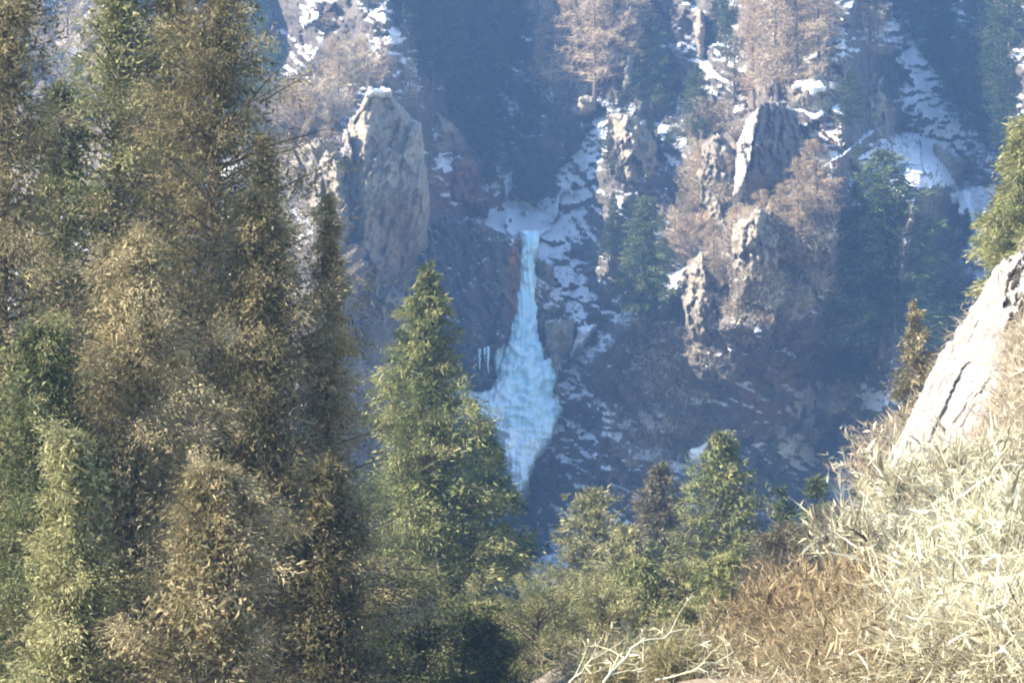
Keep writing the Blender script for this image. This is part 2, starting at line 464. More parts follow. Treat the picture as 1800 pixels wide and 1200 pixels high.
def ground_py(px, Y):
    px = np.asarray(px, float); Y = np.asarray(Y, float)
    px, Y = np.broadcast_arrays(px, Y)
    i = np.clip(np.searchsorted(TX, px) - 1, 0, len(TX) - 2); j = np.clip(np.searchsorted(TY, Y) - 1, 0, len(TY) - 2)
    fx = np.clip((px - TX[i]) / (TX[i + 1] - TX[i]), 0, 1); fy = np.clip((Y - TY[j]) / (TY[j + 1] - TY[j]), 0, 1)
    return (TP[i, j] * (1 - fx) + TP[i + 1, j] * fx) * (1 - fy) + (TP[i, j + 1] * (1 - fx) + TP[i + 1, j + 1] * fx) * fy
def ground(px, Y):
    p = at(px, ground_py(px, Y), Y)
    x, y = p[..., 0], p[..., 1]
    p[..., 2] += 0.35 * fbm(x / 3.5, y / 3.5, 91, 5, 0.55)
    return p
nx = np.arange(-900, 2601, 18.)
ny = np.concatenate([np.arange(5, 30, 0.4), np.arange(30, 85, 0.6), np.arange(85, 201, 3.)])
NX, NY = np.meshgrid(nx, ny)
NP_ = ground(NX, NY)
me = mesh_from('near_hillside', NP_.reshape(-1, 3), grid_faces(len(ny), len(nx)), M_soil, smooth=True)
tag(link('near_hillside', me), kind='structure')
def ground_depth(px, py):
    """depth at which the near hillside is met in a direction (first meeting)"""
    px = np.asarray(px, float); py = np.asarray(py, float)
    ys = np.linspace(8, 72, 220)
    gp = ground_py(px[..., None], ys)
    hit = gp <= py[..., None]
    idx = np.argmax(hit, -1)
    return np.where(hit.any(-1), ys[idx], 70.0)

# ------------------------------------------------------------------ crags and patches of ice and snow
def patch(name, poly, yfun, mat, thick=8.0, step=2.4, bulge=0.0, bw=30.0, jag=5.0, relief=None, attrs_fn=None, smooth=False):
    """a body with the given outline: a relief front at its own depth, sides running back into the slope"""
    P = np.array(poly, float)
    x0, y0 = P.min(0) - 12; x1, y1 = P.max(0) + 12
    X, Y = np.meshgrid(np.arange(x0, x1, step), np.arange(y0, y1, step))
    jx = X + jag * fbm(X / 18, Y / 18, 3, 3); jy = Y + jag * fbm(X / 18, Y / 18, 4, 3)
    ins = inside(jx, jy, poly)
    d, _, _ = poly_dist(jx, jy, poly + [poly[0]])
    D = yfun(X, Y)
    D = D - bulge * np.sqrt(np.clip(d / bw, 0, 1)) * ins
    if relief is not None: D = D - relief(X, Y)
    F = grid_faces(*X.shape)
    F = F[ins.ravel()[F].all(1)]
    used = np.unique(F)
    remap = -np.ones(X.size, int); remap[used] = np.arange(len(used))
    F = remap[F]
    V = at(X, Y, D).reshape(-1, 3)[used]
    E = np.concatenate([F[:, [0, 1]], F[:, [1, 2]], F[:, [2, 3]], F[:, [3, 0]]])
    key = np.sort(E, 1); kk = key[:, 0] * (len(used) + 1) + key[:, 1]
    u, idx, cnt = np.unique(kk, return_index=True, return_counts=True)
    B = E[idx[cnt == 1]]
    bv = np.unique(B)
    bm = -np.ones(len(used), int); bm[bv] = len(used) + np.arange(len(bv))
    back = V[bv].copy(); back *= (1 + thick / back[:, 1:2])
    back[:, 2] -= thick * 0.15
    V2 = np.concatenate([V, back])
    S = np.stack([B[:, 1], B[:, 0], bm[B[:, 0]], bm[B[:, 1]]], 1)
    A = None
    if attrs_fn is not None:
        A = {}
        for k, fn in attrs_fn.items():
            val = fn(X, Y).ravel()[used]
            A[k] = ('POINT', np.concatenate([val, val[bv]]))
    return mesh_from(name, V2, np.concatenate([F, S]), mat, A, smooth)

def crag_relief(a1=1.4, a2=0.6, ang=1.1, stretch=2.6, cell=34, seed=21):
    c, s = math.cos(ang), math.sin(ang)
    def f(X, Y):
        X = X + 1.6 * fbm(X / 12, Y / 12, seed, 3); Y = Y + 1.6 * fbm(X / 12, Y / 12, seed + 1, 3)
        u = (X * c + Y * s) / stretch; v = -X * s + Y * c
        return facet(u, v, cell, seed, a1, a1) + facet(u * 1.4, v, cell * 0.4, seed + 7, a2 * 1.3, a2 * 1.5) + facet(u * 1.2 + 9, v, cell * 0.16, seed + 5, a2 * 0.5, a2 * 0.8) + 0.7 * a2 * fbm(u / 9, v / 9, seed + 9, 4, 0.6)
    return f

def base_y(px, py):
    return float(mountain_depth(np.array([float(px)]), np.array([float(py)]))[0])

def settle(yf, poly, k=0.55):
    ys = [p[1] for p in poly]; a, b = min(ys), max(ys)
    def f(X, Y):
        w = np.clip(((Y - a) / (b - a) - k) / (1 - k), 0, 1) ** 1.5
        return yf(X, Y) * (1 - w) + (mountain_depth(X, Y) + 0.8) * w
    return f

# big grey-brown buttress left of the fall
but = [(636, 168), (652, 152), (688, 158), (712, 190), (742, 225), (752, 300), (756, 400), (748, 480), (715, 505), (680, 500), (648, 460), (622, 400), (602, 320), (604, 250), (620, 200)]
def but_y(X, Y):
    return 194.0 + np.maximum(0, X - 640) * 0.042 + np.maximum(0, X - 738) * 0.2 + np.maximum(0, 640 - X) * 0.16 + (Y - 300) * -0.012
o = link('rock_buttress', patch('rock_buttress', but, settle(but_y, but, 0.5), M_buttress, 22, bulge=1.6, bw=18, relief=crag_relief(1.3, 0.5, 1.85, 3.4, 26)))
tag(o, 'tall grey brown rock buttress with snow dusted top, left of the frozen waterfall', 'cliff')
# its sunlit left rib
rib = [(600, 225), (618, 232), (622, 300), (632, 340), (622, 385), (606, 360), (592, 330), (596, 270)]
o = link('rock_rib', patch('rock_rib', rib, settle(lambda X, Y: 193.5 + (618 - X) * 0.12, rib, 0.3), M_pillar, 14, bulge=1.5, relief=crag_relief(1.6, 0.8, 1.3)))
tag(o, 'narrow pale sunlit rock rib on the left edge of the tall buttress', 'rock')
# dark wet wall left of the fall
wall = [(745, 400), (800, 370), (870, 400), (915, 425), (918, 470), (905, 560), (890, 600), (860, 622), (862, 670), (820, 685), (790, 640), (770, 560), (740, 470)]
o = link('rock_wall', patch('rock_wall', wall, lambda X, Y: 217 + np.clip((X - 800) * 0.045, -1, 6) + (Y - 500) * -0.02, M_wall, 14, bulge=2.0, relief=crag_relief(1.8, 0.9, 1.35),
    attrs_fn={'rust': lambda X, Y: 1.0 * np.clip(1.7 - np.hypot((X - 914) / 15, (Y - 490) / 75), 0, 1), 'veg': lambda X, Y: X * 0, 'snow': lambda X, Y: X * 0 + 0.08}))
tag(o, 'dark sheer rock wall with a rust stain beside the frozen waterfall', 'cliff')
# red-brown block above it
blk = [(785, 285), (825, 270), (835, 300), (832, 345), (860, 350), (858, 372), (820, 360), (790, 350)]
o = link('rock_block', patch('rock_block', blk, lambda X, Y: base_y(815, 320) - 4 + np.abs(X - 800) * 0.05, M_red, 14, bulge=1.5, relief=crag_relief(1.2, 0.6)))
tag(o, 'reddish brown rock block with a snow cap above the dark wall', 'rock')
lit = [(1335, 185), (1328, 230), (1322, 270), (1314, 300), (1300, 340), (1288, 348), (1291, 290), (1297, 245), (1312, 208)]  # paler piece over the pillar's left side, sunlight put into its colour
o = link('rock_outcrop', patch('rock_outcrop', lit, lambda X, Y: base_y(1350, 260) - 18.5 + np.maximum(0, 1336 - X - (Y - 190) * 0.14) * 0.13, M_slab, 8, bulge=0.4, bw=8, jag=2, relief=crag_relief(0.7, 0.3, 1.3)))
tag(o, 'left face of the square topped rock pillar, coloured pale as if sunlit', 'rock')
# pillar on the sunlit spur: shade put into the dark rock of its front
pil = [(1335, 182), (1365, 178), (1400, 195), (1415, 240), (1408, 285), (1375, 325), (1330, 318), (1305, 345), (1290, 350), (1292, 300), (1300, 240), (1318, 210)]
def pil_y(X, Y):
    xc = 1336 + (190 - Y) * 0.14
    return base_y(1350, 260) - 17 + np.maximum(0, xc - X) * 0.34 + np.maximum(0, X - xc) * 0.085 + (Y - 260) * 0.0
o = link('rock_pillar', patch('rock_pillar', pil, settle(pil_y, pil, 0.75), M_shadeRock, 24, bulge=0.6, bw=8, jag=3, relief=crag_relief(1.3, 0.8, 1.3)))
tag(o, 'square topped rock pillar, front coloured dark as if shaded, left face pale', 'cliff')
for poly, xx, yy, lab in (
    ([(1222, 10), (1240, 16), (1243, 60), (1238, 110), (1222, 100), (1216, 50)], 1230, 60, 'slim grey rock pinnacle with snow on its tip, near the top edge'),
    ([(1472, 22), (1482, 28), (1470, 60), (1448, 100), (1436, 104), (1448, 66)], 1460, 60, 'thin pale leaning rock blade lit by sun, upper right'),
    ([(1345, 10), (1362, 0), (1358, 50), (1348, 90), (1338, 80)], 1350, 40, 'narrow pale rock edge among bare larches, top right of centre'),
    ([(1090, 150), (1105, 95), (1114, 100), (1108, 150), (1098, 168)], 1100, 130, 'small pale upright rock between the bare larch trunks'),
    ([(1015, 168), (1045, 165), (1050, 190), (1020, 205), (995, 215)], 1025, 190, 'small snow capped rock at the foot of the bare larches'),
    ([(945, 455), (975, 470), (980, 500), (965, 510), (945, 490)], 960, 480, 'small dark snow streaked rock at the right of the frozen column'),
    ([(960, 560), (1010, 560), (1005, 610), (980, 640), (955, 610)], 980, 600, 'dark rock with a snow cap at the right of the ice apron'),
    ([(980, 560), (985, 620), (985, 680), (1010, 690), (985, 700), (965, 640)], 985, 640, 'dark overhanging rock at the right edge of the ice apron'),
    ([(1380, 150), (1440, 130), (1480, 150), (1490, 190), (1440, 205), (1390, 190)], 1430, 170, 'snow capped ledge of broken rock behind the square topped pillar'),
    ([(520, 250), (560, 238), (600, 260), (590, 300), (540, 310), (510, 290)], 555, 280, 'dark broken rock on the slope left of the tall buttress'),
    ([(735, 180), (800, 215), (830, 262), (780, 270), (740, 250)], 780, 235, 'snow streaked rock shoulder just right of the tall buttress top'),
    ([(1640, 250), (1700, 280), (1690, 330), (1640, 310)], 1670, 290, 'dark rock with snow in its cracks above the snowfield'),
):
    Y0 = base_y(xx, yy) - 4.0
    pale = 'pale' in lab
    o = link('rock_outcrop', patch('rock_outcrop', poly, settle(lambda X, Y, Y0=Y0, xx=xx: Y0 + np.abs(X - xx) * 0.05 - 0.012 * (Y - yy), poly, 0.3), M_pillar if pale else M_buttress, 10, bulge=1.6, bw=14, jag=4, relief=crag_relief(1.0, 0.5)))
    tag(o, lab, 'rock')

for poly, xx, yy, th, lab in (
    ([(548, 300), (575, 262), (602, 270), (606, 330), (622, 400), (600, 430), (560, 420), (545, 360)], 590, 340, 3, 'broken tan rock stepping down on the left of the tall buttress'),
    ([(598, 440), (640, 452), (690, 505), (725, 520), (720, 600), (690, 650), (640, 640), (610, 560), (592, 500)], 660, 540, 3, 'grey snow streaked cliff below the tall buttress'),
    ([(1232, 255), (1262, 235), (1290, 250), (1286, 330), (1282, 400), (1258, 420), (1240, 380), (1224, 310)], 1260, 330, 4, 'sunlit tan rock rib just left of the square topped pillar'),
    ([(1290, 395), (1325, 365), (1362, 372), (1372, 440), (1350, 500), (1310, 520), (1285, 470)], 1330, 440, 4, 'broken sunlit tan rock below the square topped pillar'),
    ([(1200, 470), (1235, 440), (1262, 460), (1262, 540), (1240, 600), (1212, 590), (1198, 530)], 1232, 520, 4, 'pale rock at the lower end of the sunlit spur'),
    ([(1500, 110), (1540, 130), (1580, 200), (1570, 260), (1530, 230), (1500, 180)], 1540, 185, 4, 'dark rock shoulder beside the snowy gully at upper right'),
    ([(1070, 195), (1120, 205), (1160, 260), (1150, 330), (1105, 320), (1075, 260)], 1110, 260, 4, 'dark rock face right of the snow filled gully'),
):
    Y0 = base_y(xx, yy) - th
    o = link('rock_outcrop', patch('rock_outcrop', poly, settle(lambda X, Y, Y0=Y0, xx=xx, yy=yy: Y0 + np.maximum(0, xx - X) * 0.09 + np.maximum(0, X - xx) * 0.03 - 0.03 * (Y - yy), poly, 0.35), M_buttress, 8, bulge=1.2, bw=14, jag=7, relief=crag_relief(1.7, 0.8, 1.5, 2.2, 30)))
    tag(o, lab, 'rock')

# frozen waterfall
fall = bpy.data.objects.new('frozen_waterfall', None); COL.objects.link(fall)
FY = 223.0
fall.location = [float(c) for c in at(925, 870, FY - 6)]
tag(fall, 'tall pale blue frozen waterfall spreading into an ice apron in the shaded gully', 'frozen waterfall')
def ice_part(name, poly, yfun, mat, **kw):
    me = patch(name, poly, yfun, mat, smooth=True, **kw)
    o = link(name, me, fall); o.matrix_parent_inverse = fall.matrix_basis.inverted()
    from mathutils import Matrix
    o.matrix_parent_inverse = Matrix.Translation(-Vector(fall.location))
    return o
def flute(a, sx=7.0, sy=60.0):
    return lambda X, Y: a * (1 - np.abs(fbm(X / sx, Y / sy, 61, 3, 0.55))) + 0.35 * a * fbm(X / 4, Y / 9, 63, 3)
def lumps(a):
    return lambda X, Y: a * (1 - np.abs(fbm(X / 26, Y / 15, 66, 2))) * 2.0 + a * 0.7 * (1 - np.abs(fbm(X / 6, Y / 22, 67, 2))) + 0.35 * a * fbm(X / 5, Y / 5, 68, 3)
def fall_y(X, Y):
    return FY - np.clip((Y - 430) / 440, 0, 1.2) ** 1.6 * 9
ice_part('ice_column', [(910, 405), (948, 405), (948, 430), (940, 455), (943, 520), (948, 600), (962, 650), (880, 660), (893, 600), (905, 540), (914, 470), (915, 430)], fall_y, M_ice, thick=12, bulge=2.2, bw=24, jag=2, relief=flute(0.9))
ice_part('ice_apron', [(880, 640), (893, 596), (950, 600), (960, 628), (984, 630), (988, 640), (978, 655), (975, 700), (990, 715), (978, 740), (960, 765), (935, 790), (880, 770), (865, 730), (860, 690)], lambda X, Y: fall_y(X, Y) - 0.9, M_ice, thick=14, bulge=2.4, bw=40, jag=3, relief=lumps(0.5))
ice_part('ice_shelf', [(796, 668), (830, 684), (862, 686), (885, 650), (905, 690), (885, 748), (850, 735), (820, 722), (800, 700)], lambda X, Y: fall_y(X, Y) - 1.4, M_icesnow, thick=10, bulge=1.6, bw=16, jag=4, relief=lumps(0.65))
ice_part('ice_tongue', [(868, 735), (975, 735), (968, 770), (945, 800), (925, 850), (912, 868), (900, 845), (885, 800), (872, 770)], lambda X, Y: fall_y(X, Y) - 1.2, M_icesnow, thick=14, bulge=1.6, bw=26, jag=3, relief=lumps(0.65))
ice_part('ice_curtain', [(866, 600), (892, 596), (890, 640), (872, 665), (864, 640)], lambda X, Y: fall_y(X, Y) - 0.2, M_ice, thick=10, bulge=1.2, bw=10, jag=2, relief=flute(0.7, 4, 40))
for (x, y0, y1, w) in ((843, 612, 662, 3.4), (852, 610, 640, 2.6), (858, 608, 668, 3.6)):
    ice_part('icicle', [(x - w, y0), (x + w, y0), (x + w * 0.7, (y0 + y1) / 2), (x, y1), (x - w * 0.7, (y0 + y1) / 2)], lambda X, Y: np.full(X.shape, 213.0), M_ice, thick=1.2, step=1.4, bulge=0.6, bw=4, jag=0.6)

# snow
for poly, dy, lab in (
    ([(1670, 335), (1745, 332), (1750, 400), (1758, 430), (1725, 470), (1690, 455), (1712, 400)], 3.0, 'shaded blue white snowfield below the right hand conifers'),
    ([(895, 365), (950, 378), (985, 330), (1015, 285), (1000, 340), (965, 400), (945, 425), (912, 420), (885, 400)], 3.0, 'snow bank filling the gully at the top of the waterfall'),
    ([(883, 315), (905, 300), (900, 330), (890, 352)], 2.5, 'small snow patch in the gully above the waterfall'),
    ([(1205, 792), (1250, 775), (1240, 800), (1215, 812)], 3.0, 'small bright snow patch on the dark slope left of a spruce top'),
    ([(1200, 818), (1225, 825), (1235, 835), (1210, 832)], 3.0, 'thin snow streak just below the small bright snow patch'),
    ([(945, 975), (1010, 960), (1030, 985), (990, 1010), (960, 1045), (925, 1040)], 3.0, 'snow patch at the gully bottom left of the yellowish pine'),
    ([(1000, 620), (1015, 575), (1055, 570), (1030, 598), (1012, 610), (1002, 625)], 4.0, 'diagonal snow ledge on the ridge right of the ice apron'),
    ([(520, 8), (570, 0), (560, 30), (530, 50)], 2.5, 'snow patch among shrubs near the top left edge'),
    ([(638, 164), (650, 153), (668, 151), (686, 156), (690, 163), (676, 164), (662, 168), (650, 172)], None, 'snow cap on top of the tall buttress'),
    ([(1385, 150), (1440, 140), (1470, 155), (1430, 165)], 6.5, 'sunlit snow on the ledge behind the square topped pillar'),
    ([(1645, 540), (1680, 530), (1690, 560), (1655, 585)], 3.0, 'shaded snow beside the leafless bush above the pale slab'),
):
    if dy is None: yf = lambda X, Y: 192.6 + X * 0
    else: yf = lambda X, Y, dy=dy: mountain_depth(X, Y) - dy
    o = link('snow_patch', patch('snow_patch', poly, yf, M_snow, 6, bulge=0.9, bw=14, jag=(9 if max(p[0] for p in poly) - min(p[0] for p in poly) > 60 else 3.5), relief=lambda X, Y: 0.8 * fbm(X / 16, Y / 9, 71, 4)))
    tag(o, lab, 'snow patch')

# pale slab of the near right slope
slab = [(1752, 470), (1770, 455), (1792, 475), (1785, 560), (1778, 640), (1752, 720), (1745, 790), (1705, 850), (1620, 890), (1548, 880), (1535, 860), (1580, 760), (1612, 700), (1650, 620), (1705, 540)]
def slab_y(X, Y):
    e = np.clip((X - (1770 - (Y - 440) * 0.56)) / 160, -0.3, 1.5)
    return 66 - (Y - 440) * 0.026 - 4.0 * e
o = link('rock_slab', patch('rock_slab', slab, slab_y, M_slab, 6, step=2.0, bulge=0.9, bw=10, jag=5, relief=crag_relief(0.2, 0.05, 2.05, 9.0, 22)))
tag(o, 'long pale sunlit rock slab slanting down the right hand slope', 'rock slab')
for poly, lab, yy in (
    ([(1755, 480), (1800, 430), (1830, 470), (1830, 640), (1780, 620), (1760, 560)], 'brown sunlit rock behind the top of the pale slab', 60),
    ([(1785, 560), (1800, 575), (1792, 680), (1762, 740), (1752, 710), (1772, 640)], 'narrow brown rock ridge along the right side of the pale slab', 59),
):
    o = link('rock_outcrop', patch('rock_outcrop', poly, lambda X, Y, yy=yy: yy + (X - 1770) * -0.02, M_stone, 5, bulge=1.0, bw=16, jag=6, relief=crag_relief(0.7, 0.3, 2.0, 2.5, 26)))
    tag(o, lab, 'rock')

# ------------------------------------------------------------------ plants: builders
def unit(v):
    return v / (np.linalg.norm(v, axis=-1, keepdims=True) + 1e-9)

class Bag:
    """collects blades (one thin quad each) and tapered three-sided sticks, with a tint per face"""
    def __init__(s): s.V = []; s.F = []; s.T = []; s.n = 0
    def add(s, V, F, T):
        s.V.append(V); s.F.append(F + s.n); s.T.append(T); s.n += len(V)
    def blades(s, p, d, length, width, tint, r, curl=0.0):
        n = len(p)
        if n == 0: return
        length = np.broadcast_to(length, (n,)); width = np.broadcast_to(width, (n,)); tint = np.broadcast_to(tint, (n,))
        side = unit(np.cross(d, unit(r.normal(size=(n, 3)))))
        c = p + d * length[:, None]
        if curl: c = c + r.normal(size=(n, 3)) * (length * curl)[:, None]
        w = (width * 0.5)[:, None]
        b = p + d * (length * r.uniform(0.0, 0.5, n))[:, None]
        V = np.stack([p + side * w * r.uniform(0.2, 1.2, (n, 1)), c, b - side * w], 1).reshape(-1, 3)
        F = np.arange(3 * n).reshape(n, 3)
        s.add(V, F, tint)
    def sticks(s, p0, p1, r0, r1, tint=0.5):
        n = len(p0)
        if n == 0: return
        d = unit(p1 - p0)
        ref = np.where(np.abs(d[:, 2:3]) > 0.9, np.array([[1., 0, 0]]), np.array([[0, 0, 1.]]))
        a = unit(np.cross(d, ref)); b = np.cross(d, a)
        V = []
        for q, rr in ((p0, r0), (p1, r1)):
            rr = np.broadcast_to(rr, (n,))[:, None]
            for k in range(3):
                th = 2 * PI * k / 3
                V.append(q + (a * math.cos(th) + b * math.sin(th)) * rr)
        V = np.stack(V, 1).reshape(-1, 3)
        base = np.arange(n)[:, None] * 6
        F = np.concatenate([base + np.array([q]) for k in range(3) for q in ([k, (k + 1) % 3, 3 + (k + 1) % 3], [k, 3 + (k + 1) % 3, 3 + k])])
        s.add(V, F, np.broadcast_to(tint, (6 * n,)) if np.ndim(tint) == 0 else np.tile(tint, 6))
    def mesh(s, name, mat):
        return mesh_from(name, np.concatenate(s.V), np.concatenate(s.F), mat, {'tint': ('FACE', np.concatenate(s.T))})

def trunk_mesh(H, r, seed, lean=0.03, limbs=(), mat=None, sides=8, top=0.98):
    rs = np.random.default_rng(seed)
    n = 12; V = []; F = []
    cx = np.cumsum(rs.normal(0, lean * H / n, n)); cy = np.cumsum(rs.normal(0, lean * H / n, n)); cx -= cx[0]; cy -= cy[0]
    for i in range(n):
        t = i / (n - 1)
        rr = r * (1 - t) ** 0.9 + 0.01 + (0.35 * r if i == 0 else 0)
        for k in range(sides):
            th = 2 * PI * k / sides
            V.append((cx[i] * t + math.cos(th) * rr, cy[i] * t + math.sin(th) * rr, t * H * top - (0.4 if i == 0 else 0)))
        if i:
            for k in range(sides):
                a = (i - 1) * sides; b = i * sides
                F.append((a + k, a + (k + 1) % sides, b + (k + 1) % sides)); F.append((a + k, b + (k + 1) % sides, b + k))
    V = np.array(V); F = np.array(F)
    if len(limbs):
        B = Bag(); p0, p1, r0 = limbs
        B.sticks(p0, p1, r0, r0 * 0.35)
        F = np.concatenate([F, B.F[0] + len(V)]); V = np.concatenate([V, B.V[0]])
    return mesh_from('trunk', V, F, mat or M_bark, {'tint': ('FACE', np.full(len(F), 0.4))})

def conifer(H, R, seed, nb, per, leaf, mat, droop=0.35, power=0.85, ragged=0.3, low=0.08, wl=0.3, up=0.15, name='crown', tint_sd=0.16, gaps=0.0, mu=0.5):
    """whorled boughs with hanging sprays; returns crown, trunk"""
    r = np.random.default_rng(seed)
    B = Bag()
    t = low + (1 - low) * r.random(nb) ** 0.85
    t = np.sort(t)
    if gaps:
        keep = r.random(nb) > gaps * (0.5 + 0.5 * np.sin(t * 40 + seed)); t = t[keep]; nb = len(t)
    az = np.arange(nb) * 2.39996 + r.normal(0, 0.4, nb)
    lob = 1 + 0.16 * np.sin(az * 2 + seed) + 0.3 * noise2(az * 1.6, t * 14, seed) + 0.2 * noise2(az * 3, t * 30, seed + 3)
    L = R * (1 - t) ** power * (1 + r.uniform(-ragged, ragged * 0.7, nb)) * lob + 0.03 * R
    rise = up + 0.5 * t - droop * (1 - t)
    btint = mu + r.normal(0, tint_sd, nb)
    m = np.maximum(4, (per * (L / R) ** 1.15 * r.uniform(0.7, 1.3, nb)).astype(int) + 4)
    bi = np.repeat(np.arange(nb), m)
    s = r.random(len(bi)) ** 0.6
    out = np.stack([np.cos(az), np.sin(az), np.zeros(nb)], 1)[bi]
    lat = np.stack([-np.sin(az), np.cos(az), np.zeros(nb)], 1)[bi]
    Lb = L[bi]
    zc = t[bi] * H + Lb * (rise[bi] * s - 0.45 * droop * s * s + 0.25 * s ** 4)
    lw = r.normal(0, 1, len(bi)) * wl * Lb * np.sqrt(np.clip(s * (1.12 - s), 0.01, 1))
    hang = -np.abs(r.normal(0, 1, len(bi))) * 0.10 * Lb * (1 - 0.4 * s)
    p = out * (Lb * s)[:, None] + lat * lw[:, None]
    p[:, 2] = zc + hang + r.normal(0, 0.02 * H / 10, len(bi))
    d = unit(out * 0.8 + lat * (np.sign(lw) * 0.5)[:, None] + r.normal(0, 0.45, p.shape) + np.array([0, 0, -0.25 * droop / 0.35 + 0.15]))
    B.blades(p, d, leaf * r.uniform(0.6, 1.5, len(p)), leaf * r.uniform(0.3, 0.55, len(p)), np.clip(btint[bi] + r.normal(0, 0.16, len(p)), 0, 1), r)
    # leader
    k = 16
    zp = H * (1 - 0.05 * r.random(k))
    B.blades(np.stack([r.normal(0, .01 * H, k), r.normal(0, .01 * H, k), zp - leaf], 1), unit(np.stack([r.normal(0, .3, k), r.normal(0, .3, k), np.ones(k)], 1)), leaf * 1.2, leaf * 0.35, 0.6, r)
    p0 = np.stack([np.zeros(nb), np.zeros(nb), t * H], 1)
    o3 = np.stack([np.cos(az), np.sin(az), np.zeros(nb)], 1)
    e = o3 * (L * 0.8)[:, None]; e[:, 2] = t * H + L * (rise * 0.8 - 0.45 * droop * .64)
    return B.mesh(name, mat), trunk_mesh(H, 0.014 * H + 0.02, seed + 1, 0.01, (p0, e, 0.012 * L + 0.008))

def tufted(H, R, seed, nb, nc, ns, leaf, mat, cr=0.3, power=0.75, droop=0.35, rise=0.1, rag=0.4, lat=0.2, hang=0.2, mu=0.55, low=0.03, lobes=1.0, ts=0.2, name='crown', wide=0.31, mmin=2, holes=0.35, core=0):
    """separate boughs, each carrying tufts of needle sprays"""
    r = np.random.default_rng(seed); B = Bag()
    t = np.sort(low + (0.985 - low) * r.random(nb) ** 0.92)
    az = np.arange(nb) * 2.39996 + r.normal(0, 0.5, nb)
    lob = 1 + lobes * (0.22 * noise2(np.cos(az) * 1.3 + 5, t * 9 + np.sin(az) * 1.3, seed) + 0.22 * noise2(np.cos(az) * 2.5, t * 26 + np.sin(az) * 2.5, seed + 3))
    L = R * ((1 - t) ** power + 0.02) * (1 + r.uniform(-rag, rag * 0.55, nb)) * lob
    ri = rise + 0.45 * t + r.normal(0, 0.12, nb)
    o = np.stack([np.cos(az), np.sin(az), np.zeros(nb)], 1); la = np.stack([-np.sin(az), np.cos(az), np.zeros(nb)], 1)
    m = np.maximum(mmin, np.round(nc * (L / R) ** 1.1 * r.uniform(0.6, 1.4, nb)).astype(int))
    bi = np.repeat(np.arange(nb), m); k = len(bi)
    sx = 0.2 + 0.8 * r.random(k) ** 0.75; Lb = L[bi]
    lw = r.normal(0, 1, k) * lat * Lb * np.sqrt(np.clip(sx * (1.15 - sx), 0.02, 1))
    c = o[bi] * (Lb * sx)[:, None] + la[bi] * lw[:, None]
    c[:, 2] = t[bi] * H + Lb * (ri[bi] * sx - droop * sx ** 2 + 0.3 * droop * sx ** 5) - np.abs(lw) * 0.3
    ax = unit(o[bi] * 0.7 + la[bi] * (lw / (Lb + .01) * 1.5)[:, None] + np.array([0, 0, -hang]) + r.normal(0, 0.3, (k, 3)))
    cs = cr * r.uniform(0.5, 1.35, k) * (0.3 + 0.7 * np.clip(Lb / R * 1.8, 0, 1))
    if holes:   # hollows between the boughs
        hv_ = noise2(az[bi] * 1.9 + 3, c[:, 2] / (0.085 * H) + seed, seed + 8) + 0.6 * noise2(az[bi] * 4, c[:, 2] / (0.035 * H), seed + 9)
        kp = (hv_ > -holes) | (sx < 0.5)
        bi, sx, Lb, lw, c, ax, cs = bi[kp], sx[kp], Lb[kp], lw[kp], c[kp], ax[kp], cs[kp]; k = len(bi)
    tn = mu + r.normal(0, ts, k) + 0.0 * t[bi]
    q = r.normal(0, 0.42, (k * int(ns * 1.6), 3)); ci = np.repeat(np.arange(k), int(ns * 1.6))
    al = (q * ax[ci]).sum(1, keepdims=True)
    p = c[ci] + (q + ax[ci] * al * 0.9) * cs[ci][:, None]
    d = unit(ax[ci] + q * 0.6 + r.normal(0, 0.35, p.shape))
    B.blades(p, d, leaf * r.uniform(0.5, 1.6, len(p)), leaf * wide * r.uniform(0.6, 1.4, len(p)), np.clip(tn[ci] + r.normal(0, 0.085, len(p)), 0, 1), r, 0.12)
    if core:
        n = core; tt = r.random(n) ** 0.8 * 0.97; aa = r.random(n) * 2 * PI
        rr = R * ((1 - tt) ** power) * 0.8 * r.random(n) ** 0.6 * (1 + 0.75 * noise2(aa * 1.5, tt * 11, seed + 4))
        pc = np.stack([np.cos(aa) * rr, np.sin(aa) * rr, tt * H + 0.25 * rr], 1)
        B.blades(pc, unit(r.normal(size=(n, 3)) + [0, 0, -0.2]), leaf * 1.7 * r.uniform(0.6, 1.3, n), leaf * 0.8, np.clip(mu - 0.12 + r.normal(0, 0.15, n), 0, 1), r, 0.2)  # inner blades tinted darker, shade put into the crown's hollows
    kk = 30; zz = H * (1 - 0.06 * r.random(kk))
    B.blades(np.stack([r.normal(0, .006 * H, kk), r.normal(0, .006 * H, kk), zz - leaf], 1), unit(np.stack([r.normal(0, .35, kk), r.normal(0, .35, kk), np.ones(kk)], 1)), leaf * 1.3, leaf * wide, mu, r)
    p0 = np.stack([np.zeros(nb), np.zeros(nb), t * H], 1)
    e = o * (L * 0.85)[:, None]; e[:, 2] = t * H + L * (ri * 0.85 - droop * .72 + .3 * droop * .44)
    md = p0 + (e - p0) * 0.5; md[:, 2] += L * droop * 0.18
    jj = np.concatenate([p0, md]), np.concatenate([md, e]), np.concatenate([0.012 * L + 0.012, 0.007 * L + 0.007])
    return B.mesh(name, mat), trunk_mesh(H, 0.013 * H + 0.03, seed + 1, 0.012, jj, top=0.97)

